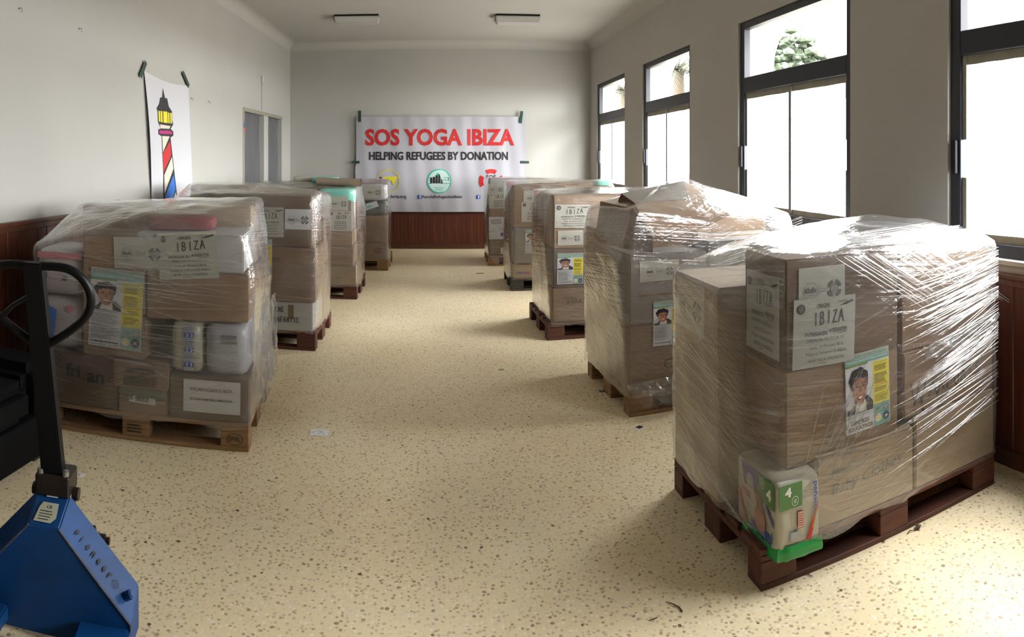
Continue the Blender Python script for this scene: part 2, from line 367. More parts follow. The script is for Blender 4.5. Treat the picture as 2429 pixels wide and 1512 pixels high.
def people_logo(s, x, y, r, ink, ringm):
    s.ring(x, y, r, r*0.08, ringm, 2)
    for k in range(6):
        px = x-r*0.62+k*r*0.25; hh = r*(0.45+0.16*math.sin(k*2.1))
        s.rect(px-r*.11, y-r*0.12, px+r*.11, y-r*.12+hh*.75, ink, 2); s.disc(px, y-r*.12+hh*.85, r*.11, ink, 2, n=8)
    s.rect(x-r*.75, y-r*.2, x+r*.75, y-r*.12, ink, 3)
    s.rect(x-r*.5, y-r*.5, x+r*.5, y-r*.42, ringm, 2)
def seal_logo(s, x, y, r, m1, m2, word='SOS', wm=None):
    s.disc(x, y, r*.55, m2, 2)
    for k in range(4): s.ring(x, y, r, r*.38, m1, 2, a0=k*pi/2+pi/4-.55, a1=k*pi/2+pi/4+.55, n=8)
    s.text(word, x-r*.42, x+r*.42, y-r*.12, y+r*.28, wm or m1, 3, bold=0.02)
    s.rect(x-r*.3, y-r*.34, x+r*.3, y-r*.26, wm or m1, 3)

def logos_sheet(w=0.297, h=0.21, paper=None):
    s = Sheet(); s.rect(0, 0, w, h, paper or M_paper_y, 0)
    people_logo(s, w*.25, h*.46, h*.20, M_grey_ink, M_mid_ink)
    s.rect(w*.43, h*.38, w*.44, h*.58, M_grey_ink, 2); s.lines(w*.455, w*.60, h*.40, h*.52, 2, M_mid_ink)
    seal_logo(s, w*.76, h*.46, h*.21, M_grey_ink, M_mid_ink, wm=M_paper_y)
    return s
def address_sheet(w=0.297, h=0.24, paper=None, detail=True):
    s = Sheet(); s.rect(0, 0, w, h, paper or M_paper_y, 0)
    s.disc(w*.11, h*.86, w*.065, M_ink, 2); s.disc(w*.11, h*.86, w*.045, M_grey_ink, 3)
    if detail:
        s.text('ORIGEN:', w*.36, w*.58, h*.85, h*.915, M_ink, bold=0.012)
        s.text('ENTREGAR EN:', w*.18, w*.54, h*.45, h*.51, M_ink, bold=0.012)
        s.text('PERINTER', w*.62, w*.86, h*.47, h*.535, M_ink, bold=0.01); s.disc(w*.585, h*.50, w*.02, M_grey_ink)
        s.rect(w*.70, h*.45, w*.86, h*.456, M_ink, 2)
        s.text('OPERINTER VALENCIA, S.L.', w*.20, w*.83, h*.355, h*.41, M_ink)
        s.text('Avda. de Alicante, Nº 6', w*.26, w*.80, h*.255, h*.315, M_ink)
        s.text('Polígono Industrial El Altero', w*.20, w*.86, h*.155, h*.22, M_ink)
        s.text('46460 SILLA (VALENCIA)', w*.24, w*.82, h*.06, h*.12, M_ink)
        s.rect(w*.40, h*.045, w*.53, h*.051, M_ink, 2)
        s.text('TRANSCOMA', w*.70, w*.86, h*.90, h*.935, M_grey_ink)
        s.poly([(w*.72, h*.86), (w*.80, h*.885), (w*.95, h*.93), (w*.96, h*.90), (w*.84, h*.865)], M_ink, 3)
    else:
        s.rect(w*.38, h*.86, w*.56, h*.91, M_grey_ink, 2); s.rect(w*.72, h*.88, w*.93, h*.92, M_grey_ink, 2)
        s.lines(w*.2, w*.84, h*.06, h*.50, 5, M_grey_ink, fill=.4, center=True)
    hand(s, 'IBIZA', w*.30, w*.82, h*.60, h*.78, M_ink, w*.018, tilt=0.05)
    return s
def kid_photo(s, x0, y0, x1, y1):
    w, h = x1-x0, y1-y0; P = lambda a, b: (x0+a*w, y0+b*h)
    s.rect(x0, y0, x1, y1, M_paper, 1)
    s.poly([P(.02, .0), P(.98, .0), P(.98, .18), P(.80, .34), P(.35, .30), P(.2, .12), P(.02, .1)], M_ink, 2)          # jacket
    s.poly([P(.30, .02), P(.72, .02), P(.70, .26), P(.38, .26)], M_cream, 3)                                       # scarf
    hair = []
    for k in range(22):
        t = 2*pi*k/22; j = .93+.11*((k*7) % 3)/2
        hair.append((.47+.36*j*cos(t), .72+.27*j*sin(t)))
    s.poly([P(a, min(b, .995)) for a, b in hair], M_ink, 4)
    face = [(.24, .60), (.27, .42), (.36, .24), (.48, .16), (.60, .20), (.70, .34), (.75, .56), (.72, .74), (.50, .80), (.30, .76)]
    s.poly([P(a, b) for a, b in face], M_skin, 5)
    s.poly([P(a, b) for a, b in [(.60, .20), (.70, .34), (.75, .56), (.72, .74), (.66, .74), (.64, .45), (.54, .22)]], M_skin2, 6)
    s.poly([P(a, b) for a, b in [(.20, .66), (.27, .72), (.34, .70), (.41, .76), (.48, .72), (.55, .77), (.62, .72), (.69, .75), (.77, .66), (.78, .84), (.5, .93), (.2, .85)]], M_ink, 7)
    for ex in (.39, .61):
        s.disc(*P(ex, .585), w*.055, M_ink, 7, ry=h*.022, n=10); s.rect(*P(ex-.07, .635), *P(ex+.07, .655), M_ink, 7)
    s.poly([P(.47, .58), P(.53, .58), P(.56, .45), P(.44, .45)], M_skin2, 6)
    s.poly([P(.37, .37), P(.63, .38), P(.57, .29), P(.43, .29)], M_red, 7); s.poly([P(.40, .36), P(.60, .365), P(.56, .32), P(.44, .32)], M_white_ink, 8)
def flyer_sheet(w=0.21, h=0.297, centros=False):
    s = Sheet(); s.rect(0, 0, w, h, M_paper, 0)
    s.rect(0, h*.90, w, h, M_paper_y, 1); s.text('SOS REFUGIADOS IBIZA', w*.03, w*.95, h*.935, h*.985, M_teal, 2, bold=0.03)
    s.rect(0, h*.865, w*.985, h*.925, M_teal, 2); s.text('II RECOGIDA Y ENVIO DE MATERIAL HUMANITARIO', w*.05, w*.95, h*.89, h*.912, M_white_ink, 3)
    s.rect(0, h*.845, w*.5, h*.865, M_dgreen, 2); s.text('PARA LOS REFUGIADOS', w*.06, w*.46, h*.849, h*.862, M_yel, 3)
    s.rect(w*.62, h*.29 if not centros else h*.2, w*.985, h*.84, M_yel, 1)
    s.text('Se requiere', w*.65, w*.95, h*.81, h*.83, M_teal, 3, bold=0.02)
    s.lines(w*.65, w*.95, h*.71, h*.79, 5, M_ink); s.lines(w*.65, w*.95, h*.545, h*.68, 8, M_ink)
    s.text('(no caducadas)', w*.66, w*.95, h*.515, h*.535, M_red, 3, bold=0.02)
    s.lines(w*.65, w*.95, h*.44, h*.50, 4, M_ink); s.lines(w*.65, w*.95, h*.31, h*.42, 5, M_ink, fill=.35)
    s.rect(w*.62, 0, w*.985, h*.285, M_teal, 2)
    people_logo(s, w*.71, h*.215, w*.07, M_ink, M_white_ink); seal_logo(s, w*.89, h*.215, w*.075, M_red, M_red, wm=M_white_ink)
    s.disc(w*.71, h*.10, w*.075, M_cream, 3); s.rect(w*.69, h*.08, w*.76, h*.105, M_yel, 4)
    s.disc(w*.89, h*.10, w*.075, M_ink, 3); s.disc(w*.89, h*.10, w*.05, M_blue, 4); s.rect(w*.865, h*.09, w*.915, h*.11, M_yel, 5)
    if centros:
        kid_photo(s, w*.01, h*.24, w*.615, h*.83)
        s.text('Puntos de entrega', w*.04, w*.55, h*.20, h*.225, M_teal, 3, bold=0.02)
        s.text('CENTROS', w*.10, w*.50, h*.10, h*.155, M_ink, 3, bold=0.03); s.text('EDUCATIVOS', w*.04, w*.58, h*.03, h*.08, M_ink, 3, bold=0.03)
    else:
        kid_photo(s, w*.01, h*.47, w*.615, h*.84)
        s.text('Puntos de entrega', w*.04, w*.55, h*.44, h*.465, M_teal, 3, bold=0.02)
        s.lines(w*.04, w*.58, h*.10, h*.43, 22, M_grey_ink, fill=.35, rnd=.4)
        s.lines(w*.04, w*.58, h*.055, h*.075, 1, M_ink, fill=.8, rnd=0); s.text('Contactad: MARIA - 600 017700', w*.04, w*.58, h*.02, h*.042, M_ink, 3)
    return s
def plain_sheet(w, h, m, texts=(), rows=None):
    s = Sheet(); s.rect(0, 0, w, h, m, 0)
    for (t, x0, x1, y0, y1, mm, b) in texts: s.text(t, x0*w, x1*w, y0*h, y1*h, mm, 2, bold=b)
    if rows: s.lines(*[v*(w if i < 2 else h) for i, v in enumerate(rows[:4])], rows[4], M_grey_ink)
    return s
def barcode_sheet(w, h, paper, rows=((.1, .7, .2, .75),), ink=None):
    s = Sheet()
    if paper: s.rect(0, 0, w, h, paper, 0)
    for (x0, x1, y0, y1) in rows:
        x = x0*w
        while x < x1*w:
            b = random.choice((.008, .012, .018))*w*1.1; s.rect(x, y0*h, min(x+b, x1*w), y1*h, ink or M_ink, 2); x += b+random.choice((.008, .014))*w
    return s

# ================================================================ THE ROOM
XL, XR, YB, YF, ZC = -2.47, 2.46, 10.9, -6.0, 3.36
struct(box('floor', XL-.3, XR+.3, YF-.2, YB+.3, -0.1, 0, M_floor))
struct(box('ceiling', XL-.3, XR+.3, YF-.2, YB+.3, ZC, ZC+.15, M_ceil))
struct(box('wall_back', XL-.3, XR+.3, YB, YB+.3, 0, ZC, M_wall))
struct(box('wall_front', XL-.3, XR+.3, YF-.2, YF, 0, ZC, M_wall))
# left wall with a double doorway
DY0, DY1, DZ = 8.20, 10.32, 2.10
bm = bmesh.new()
bbox(bm, XL-.25, XL, YF, DY0, 0, ZC); bbox(bm, XL-.25, XL, DY1, YB, 0, ZC); bbox(bm, XL-.25, XL, DY0, DY1, DZ, ZC)
wl = struct(finish('wall_left', bm, M_wall))
# right wall with the tall windows
WIN = [(8.79, 10.42), (6.35, 7.97), (3.54, 5.21), (0.98, 2.63)]
WZ0, WZ1 = 0.985, 2.63
bm = bmesh.new(); e = YB
for (a, b) in WIN:
    bbox(bm, XR, XR+.28, b, e, 0, ZC); bbox(bm, XR, XR+.28, a, b, 0, WZ0); bbox(bm, XR, XR+.28, a, b, WZ1, ZC); e = a
bbox(bm, XR, XR+.28, YF, e, 0, ZC)
wr = struct(finish('wall_right', bm, M_wall))
# cove where walls meet the ceiling
def cove(name, p, q, inward, r=0.13):
    bm = bmesh.new(); rings = []
    for P in (Vector(p), Vector(q)):
        ring = [bm.verts.new(P+inward*r*(1-sin(a))+Vector((0, 0, -r*(1-cos(a))))) for a in [pi/2*k/8 for k in range(9)]]
        ring.append(bm.verts.new(P)); rings.append(ring)
    for k in range(10): bm.faces.new((rings[0][k], rings[0][(k+1) % 10], rings[1][(k+1) % 10], rings[1][k]))
    bm.faces.new(rings[0][::-1]); bm.faces.new(rings[1]); bmesh.ops.recalc_face_normals(bm, faces=bm.faces)
    return struct(finish(name, bm, M_ceil, smooth=True))
cove('trim_1', (XL, YF, ZC), (XL, YB, ZC), Vector((1, 0, 0))); cove('trim_2', (XR, YF, ZC), (XR, YB, ZC), Vector((-1, 0, 0))); cove('trim_3', (XL, YB, ZC), (XR, YB, ZC), Vector((0, -1, 0)))

# wainscots: planks, cap rail, base strip
def plank_mesh(w, h, t, groove=True):
    bm = bmesh.new()
    prof = [(0, 0), (0, t-.004), (.005, t), (w-.005, t), (w, t-.004), (w, 0)]
    A = [bm.verts.new((x, y, 0)) for x, y in prof]; B = [bm.verts.new((x, y, h)) for x, y in prof]
    for k in range(5): bm.faces.new((A[k], B[k], B[k+1], A[k+1]))
    bm.faces.new(B); bm.faces.new(A[::-1]); bmesh.ops.recalc_face_normals(bm, faces=bm.faces)
    return bm
def wainscot(root_name, start, end, normal, h, pitch, cap, segs):
    start, end, normal = Vector(start), Vector(end), Vector(normal); d = (end-start).normalized()
    R = Matrix((d, normal, Vector((0, 0, 1)))).transposed().to_4x4()
    root = empty(root_name, Matrix.Translation(start) @ R); root['kind'] = 'structure'
    flip = d.cross(normal).z < 0
    proto = finish('plank', plank_mesh(pitch-.003, h, .014), M_plank, root, Matrix.Translation((0, 0, 0)))
    L = (end-start).length; n = int(L/pitch); first = True
    for i in range(n):
        s = i*pitch
        if any(a-.02 < s+pitch and s < b for a, b in segs): continue
        if first: proto.matrix_basis = Matrix.Translation((s, 0, 0)); first = False
        else: inst(proto, 'plank', root, Matrix.Translation((s, random.uniform(-.0012, 0), 0)))
    cuts = [0]+[v for ab in segs for v in ab]+[L]
    for a, b in zip(cuts[::2], cuts[1::2]):
        if b-a < .05: continue
        box('backing', a, b, -.001, .004, 0, h, M_seam, root)
        box('cap_rail', a, b, 0, .035, h, h+.03, M_rail, root, bev=.008, seg=2)
        box('cap_molding', a, b, 0, .022, h-.035, h, M_rail, root, bev=.006, seg=2)
        box('base_strip', a, b, 0, .026, 0, .07, M_rail, root, bev=.006, seg=2)
        box('base_strip', a, b, .014, .040, 0, .035, M_rail, root, bev=.008, seg=2)
    return root
wainscot('baseboard_left', (XL, YF, 0), (XL, YB, 0), (1, 0, 0), 1.065, 0.108, True, [(DY0-YF, DY1-YF)])
wainscot('baseboard_back', (XR, YB, 0), (XL, YB, 0), (0, -1, 0), 1.065, 0.118, True, [])
wainscot('baseboard_right', (XR, YB, 0), (XR, YF, 0), (-1, 0, 0), 0.90, 0.125, True, [])

# double doorway masked with grey plastic
door = struct(empty('door_1', Matrix.Translation((XL-.05, 0, 0))))
box('jamb', -.05, .055, DY0-.03, DY0+.05, 0, DZ, M_wall, door); box('jamb', -.05, .055, DY1-.05, DY1+.03, 0, DZ, M_wall, door)
box('lintel', -.05, .055, DY0+.05, DY1-.05, DZ-.03, DZ+.03, M_wall, door)
box('mullion', -.05, .06, 9.19, 9.42, 0, DZ-.03, M_wall, door, bev=.004)
for (a, b) in ((DY0+.05, 9.19), (9.42, DY1-.05)):
    bm = bmesh.new(); N_, K = 20, 26
    g = [[bm.verts.new((-.01+.018*noise.noise(Vector((i*.35+a*3, j*.16, 3))), a+(b-a)*i/N_, (DZ-.03)*j/K)) for j in range(K+1)] for i in range(N_+1)]
    for i in range(N_):
        for j in range(K): bm.faces.new((g[i][j], g[i+1][j], g[i+1][j+1], g[i][j+1]))
    finish('masking_sheet', bm, M_curtain, door, smooth=True)
for (a, b, c, d) in ((DY0-.02, DY1, DZ-.03, DZ+.02), (DY0-.02, DY0+.04, .2, DZ-.03)):
    box('masking_tape', .055, .058, a, b, c, d, M_mask, door)
box('tape_flag', .058, .061, DY0-.01, DY0+.06, 1.86, 1.92, mat('blue_tape', (.05, .16, .25), .5), door); box('tape_flag', .058, .061, DY0-.01, DY0+.06, 1.82, 1.86, mat('orange_tape', (.6, .15, .06), .5), door)

# windows
def quad(name, x, y0, y1, z0, z1, m, parent):
    bm = bmesh.new(); bm.faces.new([bm.verts.new(q) for q in ((x, y0, z0), (x, y0, z1), (x, y1, z1), (x, y1, z0))]); return finish(name, bm, m, parent)
M_glow = bpy.data.materials.new('daylit_masking_film'); n_, l_ = nt(M_glow); n_.clear()
_o = n_.new('ShaderNodeOutputMaterial'); _e = n_.new('ShaderNodeEmission'); _e.inputs[0].default_value = (0.95, 0.98, 1.0, 1); _e.inputs[1].default_value = PANE_GLOW; _tt = n_.new('ShaderNodeBsdfTransparent'); _tt.inputs[0].default_value = (.93, .93, .93, 1); _ad = n_.new('ShaderNodeAddShader'); l_.new(_e.outputs[0], _ad.inputs[0]); l_.new(_tt.outputs[0], _ad.inputs[1]); l_.new(_ad.outputs[0], _o.inputs[0])
M_glass = bpy.data.materials.new('window_glass'); n_, l_ = nt(M_glass); n_.clear()
_o = n_.new('ShaderNodeOutputMaterial'); _t = n_.new('ShaderNodeBsdfTransparent'); _g = n_.new('ShaderNodeBsdfGlossy'); _g.inputs['Roughness'].default_value = .02
_lw = n_.new('ShaderNodeLayerWeight'); _pw = n_.new('ShaderNodeMath'); _pw.operation = 'POWER'; _pw.inputs[1].default_value = 5; l_.new(_lw.outputs['Facing'], _pw.inputs[0]); _f = n_.new('ShaderNodeMath'); _f.operation = 'MULTIPLY_ADD'; _f.inputs[1].default_value = .9; _f.inputs[2].default_value = .06; l_.new(_pw.outputs[0], _f.inputs[0]); _m = n_.new('ShaderNodeMixShader'); l_.new(_f.outputs[0], _m.inputs[0]); l_.new(_t.outputs[0], _m.inputs[1]); l_.new(_g.outputs[0], _m.inputs[2]); l_.new(_m.outputs[0], _o.inputs[0])
for i, (a, b) in enumerate(WIN):
    w = struct(empty('window_%d' % (i+1), Matrix.Translation((XR, a, WZ0)))); L, H = b-a, WZ1-WZ0
    x0, x1 = .02, .08; TZ0, TZ1 = 1.045, 1.175   # transom, above the sill
    for (p, q, r, s, nm) in ((0, .075, 0, H, 'frame_stile'), (L-.075, L, 0, H, 'frame_stile'), (.075, L-.075, 0, .075, 'frame_rail'), (.075, L-.075, H-.06, H, 'frame_rail'), (.075, L-.075, TZ0, TZ1, 'transom')):
        box(nm, x0, x1, p, q, r, s, M_navy, w, bev=.004)
    m_ = L/2
    box('mullion', x0+.01, x1, m_-.02, m_+.02, .075, TZ0, M_grey_al, w, bev=.003)
    for (p, q) in ((.075, m_-.02), (m_+.02, L-.075)):
        quad('masked_pane', .050, p, q, .075, TZ0, M_glow, w)
        for (u0, u1, v0, v1) in ((p, q, TZ0-.05, TZ0), (p, q, .075, .115)):
            bm = bmesh.new(); fs = bbox(bm, .041, .045, u0, u1, v0, v1)
            bmesh.ops.subdivide_edges(bm, edges=[e_ for e_ in bm.edges if abs(e_.verts[0].co.y-e_.verts[1].co.y) > .1], cuts=7)
            for v in bm.verts:
                if (v0 > .5 and v.co.z < v0+.001) or (v0 < .5 and v.co.z > v1-.001): v.co.z += random.uniform(-.003, .003)
            finish('masking_tape', bm, M_mask, w)
    for (u0, u1, v0, v1) in ((.07, .105, .62, TZ0), (.07, .105, .1, .42), (L-.105, L-.07, .60, TZ0), (L-.105, L-.07, .1, .40)):
        box('masking_tape', .036, .04, u0, u1, v0, v1, M_mask, w)
    box('latch', -.005, .02, L-.06, L-.035, .42, .60, M_black, w, bev=.004)
    quad('upper_pane', .050, .075, L-.075, TZ1, H-.06, M_glass, w)
    la = bpy.data.lights.new('window_portal', 'AREA'); la.shape = 'RECTANGLE'; la.size = L; la.size_y = H; la.cycles.is_portal = True
    lo_ = bpy.data.objects.new('window_portal', la); COL.objects.link(lo_); lo_.matrix_world = Matrix.Translation((XR+.10, (a+b)/2, (WZ0+WZ1)/2)) @ Matrix.Rotation(pi/2, 4, 'Y') @ Matrix.Rotation(pi/2, 4, 'Z')
    box('window_sill', -.02, .02, 0, L, -.02, .008, M_wall, w, bev=.004)

# ---------------------------------------------------------------- outdoors, seen through the upper panes
ground = struct(box('ground', XR+.3, 60, -30, 60, -.35, -.1, M_extg))
bm = bmesh.new(); AX0, AX1, AH = 5.0, 5.35, 4.25
ops = [(-3.9, -.6), (.7, 4.6), (5.9, 9.93), (11.3, 15.2), (16.6, 20.5)]
prof = [(-6, -.1)]
for (a, b) in ops:
    prof.append((a, -.1)); c, rr = (a+b)/2, (b-a)/2
    prof += [(c+rr*cos(pi-pi*k/16), 3.0+.95*sin(pi*k/16)) for k in range(17)]
    prof.append((b, -.1))
prof += [(24, -.1)]
tops = [(y, AH) for y, z in prof]
for xx in (AX0, AX1):
    lo = [bm.verts.new((xx, y, z)) for y, z in prof]; hi = [bm.verts.new((xx, y, AH)) for y, z in prof]
    for k in range(len(prof)-1):
        if abs(prof[k][0]-prof[k+1][0]) < 1e-5: continue
        y0_, y1_ = prof[k][0], prof[k+1][0]
        bm.faces.new((lo[k], lo[k+1], hi[k+1], hi[k]))
    if xx == AX0: l0, h0 = lo, hi
for k in range(len(prof)-1): bm.faces.new((l0[k], lo[k], lo[k+1], l0[k+1]))
bmesh.ops.recalc_face_normals(bm, faces=bm.faces)
struct(finish('wall_outer_arcade', bm, M_ext))
def pine(loc, h, r, label, m):
    t = empty('pine_tree', Matrix.Translation(loc)); tag(t, label, 'tree')
    bm = bmesh.new(); tube(bm, [(0, 0, 0), (.1, 0, h*.4), (0, .1, h*.8)], [.22, .17, .1]); finish('trunk', bm, M_trunk, t, smooth=True)
    bm = bmesh.new()
    for k in range(700):
        a = random.uniform(0, 2*pi); q = r*math.sqrt(random.random()); zz = h*.58+(1-(q/r)**2)*h*.34*random.random()
        s = random.uniform(.45, .8)*r*.12
        res = bmesh.ops.create_icosphere(bm, subdivisions=1, radius=s, matrix=Matrix.Translation((q*cos(a), q*sin(a), zz)) @ Matrix.Diagonal((1, 1, .65, 1)))
        for v in res['verts']: v.co += Vector(noise.noise_vector(v.co*3.1))*s*.35
    o = finish('crown', bm, m, t)
def palm(loc, h, label):
    t = empty('palm_tree', Matrix.Translation(loc)); tag(t, label, 'tree')
    bm = bmesh.new(); tube(bm, [(0, 0, 0), (.15, 0, h*.5), (0, 0, h)], [.25, .2, .2]); finish('trunk', bm, M_trunk, t, smooth=True)
    for k in range(26):
        a = k*2.399; el = random.uniform(-.1, 1.1); bm = bmesh.new(); L = random.uniform(1.2, 1.7); prev = None
        sp = [Vector((cos(a)*cos(el)*L*q, sin(a)*cos(el)*L*q, L*q*sin(el)-1.3*q*q*L*.5)) for q in [j/8 for j in range(9)]]
        side = Vector((-sin(a), cos(a), 0))
        for j in range(8):
            for sg in (-1, 1):
                for f_ in (0, .5):
                    b0 = sp[j].lerp(sp[j+1], f_); tip = b0+side*sg*.42*(1-j/10)+(sp[j+1]-sp[j])*.9-Vector((0, 0, .16))
                    b1 = b0+(sp[j+1]-sp[j])*.22
                    bm.faces.new([bm.verts.new(b0), bm.verts.new(b1), bm.verts.new(tip)])
        tube(bm, sp, [.02]*9, 4)
        finish('frond', bm, M_palm, t, Matrix.Translation((0, 0, h)))
pine((9.5, 17.5, -.1), 5.9, 2.3, 'green pine tree outside the second window from the front', M_foliage)
palm((7.4, 20.2, -.1), 4.3, 'yellow-green palm outside the third window from the front')
palm((7.3, 26.2, -.1), 4.2, 'palm outside the farthest window by the back wall')

# ================================================================ ceiling lights
def ceiling_light(x, y, label, rot):
    t = empty('ceiling_light', Matrix.Translation((x, y, ZC)) @ Matrix.Rotation(rot, 4, 'Z')); tag(t, label, 'ceiling light', 'box lights on the ceiling')
    box('gap_shade', -.29, .29, -.14, .14, -.022, 0, M_black, t)  # black slab standing in for the shaded gap between fixture and ceiling
    bm = bmesh.new(); bbox(bm, -.30, .30, -.15, .15, -.10, -.022)
    for v in bm.verts:
        if v.co.z < -.05: v.co.x *= .93; v.co.y *= .8
    bmesh.ops.bevel(bm, geom=[e_ for e_ in bm.edges], offset=.012, segments=2, affect='EDGES')
    finish('diffuser', bm, M_diff, t, smooth=True)
    box('end_cap', -.315, -.30, -.10, .10, -.06, -.01, M_diff, t, bev=.004)
ceiling_light(-1.11, 8.92, 'white box light on the ceiling, left one of the pair', radians(3))
ceiling_light(1.02, 8.92, 'white box light on the ceiling, right one of the pair', radians(-2))

# ================================================================ banner on the back wall (two vinyl sheets)
rip = lambda x, y: .0035*sin(x*9+1.2*sin(y*2))+.003*sin(x*23+y*3)
def ripple_sheet(s, x0, y0, x1, y1, m, nx, ny):
    i = s.mi(m); g = [[s.bm0.verts.new((x0+(x1-x0)*a/nx, y0+(y1-y0)*b/ny, s.h(x0+(x1-x0)*a/nx, y0+(y1-y0)*b/ny))) for b in range(ny+1)] for a in range(nx+1)]
    for a in range(nx):
        for b in range(ny): s.bm0.faces.new((g[a][b], g[a+1][b], g[a+1][b+1], g[a][b+1])).material_index = i
YW = YB-.047
def bw(x, y): p = on_y(YW, x, y); return p.x, p.z
def wall_sheet_obj(name, fn, s, p0, layer_eps=.0):
    M = Matrix.Translation((0, p0, 0)) @ Matrix.Rotation(pi/2, 4, 'X')   # sheet x -> X, y -> Z, out -> -Y
    return s.build(name, None, M)
def tx(s, t, x0, x1, ytop, ybot, m, bold=0, lay=9):
    a, b = bw(x0, ybot), bw(x1, ytop); s.text(t, a[0], b[0], a[1], b[1], m, lay, bold=bold)
s = Sheet(); s.h = rip
a, b = bw(845, 393), bw(1244, 277); ripple_sheet(s, a[0], a[1], b[0], b[1], M_vinyl, 90, 14)
tx(s, 'SOS YOGA IBIZA', 867, 1220, 306, 346, M_red, .034); tx(s, 'HELPING REFUGEES BY DONATION', 876, 1205, 360, 380, M_ink, .03)
up = wall_sheet_obj('banner', None, s, YW); tag(up, 'white vinyl banner with large red SOS YOGA IBIZA lettering on back wall', 'banner')
for (x, y, dx, dy, r) in ((853, 276, 7, 27, 0), (1236, 278, 7, 29, .12), (844, 385, 18, 6, 0), (1245, 385, 20, 6, .03)):
    p = on_y(YW-.008, x, y); k = YW/F
    o = box('tape_strip', -dx*k/2, dx*k/2, -.0008, .0008, -dy*k/2, dy*k/2, M_green_tape, up)
    o.matrix_basis = up.matrix_world.inverted() @ Matrix.Translation(p) @ Matrix.Rotation(r, 4, 'Y')
s = Sheet(); s.h = rip
a, b = bw(843, 502), bw(1243, 392.5); ripple_sheet(s, a[0], a[1], b[0], b[1]-.001, M_vinyl, 90, 14)
k = YW/F
c = bw(921, 430); s.ring(c[0], c[1], 28*k, .012, M_yel, 9); q = [bw(907, 420), bw(943, 419), bw(933, 441), bw(928, 428), bw(908, 427)]; s.poly(q[::-1], M_yel, 9)
a = bw(901, 427); s.rect(a[0], a[1], a[0]+.02, a[1]+.05, M_ink, 9)
c = bw(1042, 430); s.disc(c[0], c[1], 28*k, mat('pale_mint_print', (.45, .62, .56), .5), 8); s.ring(c[0], c[1], 29*k, .02, M_tgreen, 9)
for j in range(7):
    px = c[0]-.13+j*.044; hh = .07+.06*math.exp(-((j-3)/1.6)**2)
    s.rect(px-.018, c[1]-.035, px+.018, c[1]-.035+hh, M_ink, 9); s.disc(px, c[1]-.03+hh, .02, M_ink, 9, n=8)
for yy in (-.04, .015, .055): s.rect(c[0]-.17, c[1]+yy, c[0]+.17, c[1]+yy+.006, M_ink, 10)
s.rect(c[0]-.16, c[1]-.085, c[0]+.16, c[1]-.08, M_ink, 9); s.disc(c[0], c[1]+.09, .05, M_tgreen, 8)
for yy in (-.11, -.14): s.rect(c[0]-.07, c[1]+yy, c[0]+.07, c[1]+yy+.006, M_tgreen, 9)
c = bw(1165, 430)
for k0 in range(4): s.ring(c[0], c[1], 29*k, .07, M_red, 9, a0=k0*pi/2+pi/2-.5, a1=k0*pi/2+pi/2+.5, n=8)
s.text('SOS', c[0]-.08, c[0]+.08, c[1]+.03, c[1]+.10, M_ink, 9, bold=.02)
tx(s, 'www.ibizasolidaria.org', 862, 964, 462, 472, M_ink, 0.01); tx(s, 'AyudaRefugiadosIbiza', 1001, 1096, 463, 472, M_ink, 0.01)
for x0 in (991, 1130):
    a, b = bw(x0, 472), bw(x0+9, 463); s.rect(a[0], a[1], b[0], b[1], M_blue, 9); s.text('f', a[0]+.025, b[0]-.008, a[1]+.004, b[1]-.006, M_white_ink, 11, bold=.02)
lo = wall_sheet_obj('banner', None, s, YW); tag(lo, 'lower white vinyl banner with three round logos, above the brown wainscot', 'banner')

# ================================================================ lighthouse poster on the left wall
XP = XL+.012
def lw(x, y): p = on_x(XP, x, y); return p.y, p.z
def crop(px, py): return (px/2.907, py/2.907)     # measured on an enlargement of the photograph
s = Sheet()
LP = [lw(342, 168), lw(447, 203), lw(459, 478), lw(365, 480)]
LPb = [(LP[3][0]-.02, .90), (LP[2][0]+.01, .90)]
gm = s.mi(M_paper); N1, N2 = 10, 24
g = []
for i in range(N1+1):
    row = []
    for j in range(N2+1):
        f, t = i/N1, j/N2
        topp = Vector(LP[0]).lerp(Vector(LP[1]), f); topp.y -= .035*sin(pi*f); bot = Vector(LPb[0]).lerp(Vector(LPb[1]), f)
        q = topp.lerp(bot, t); row.append(s.bm0.verts.new((q.x, q.y, .02*max(0, 1-f*5)**2*sin(pi*min(1, t*1.2)))))
    g.append(row)
for i in range(N1):
    for j in range(N2): s.bm0.faces.new((g[i][j], g[i][j+1], g[i+1][j+1], g[i+1][j])).material_index = gm
def P(pts, m, lay): s.poly([lw(*crop(*p)) for p in pts], m, lay)
P([(1122, 606), (1137, 676), (1152, 678), (1163, 735), (1185, 768), (1187, 830), (1194, 858), (1176, 890), (1195, 908), (1195, 936), (1175, 948), (1225, 1390), (1228, 1560), (1120, 1560), (1126, 1200), (1113, 940), (1091, 925), (1091, 893), (1108, 886), (1088, 840), (1086, 765), (1078, 750), (1096, 715), (1103, 673), (1117, 672)], M_ink, 2)
for x0, x1, e0, e1 in ((1091, 1102, 764, 838), (1106, 1118, 765, 842), (1124, 1152, 768, 846), (1156, 1166, 776, 848), (1171, 1182, 778, 850)): P([(x0, e0), (x1, e0+3), (x1+2, e1+3), (x0+2, e1)], M_yel, 4)
P([(1101, 858), (1174, 870), (1166, 889), (1106, 886)], M_cream, 4)
P([(1097, 900), (1170, 902), (1188, 913), (1185, 926), (1105, 924), (1096, 914)], M_mag, 4)
P([(1116, 938), (1168, 941), (1122, 1052)], M_cream, 4)
P([(1172, 972), (1180, 1070), (1125, 1192), (1120, 1062)], M_red, 4)
P([(1184, 1082), (1194, 1165), (1133, 1335), (1131, 1208)], M_cream, 4)
P([(1196, 1205), (1209, 1310), (1180, 1400), (1138, 1400), (1140, 1350)], M_lblue, 4)
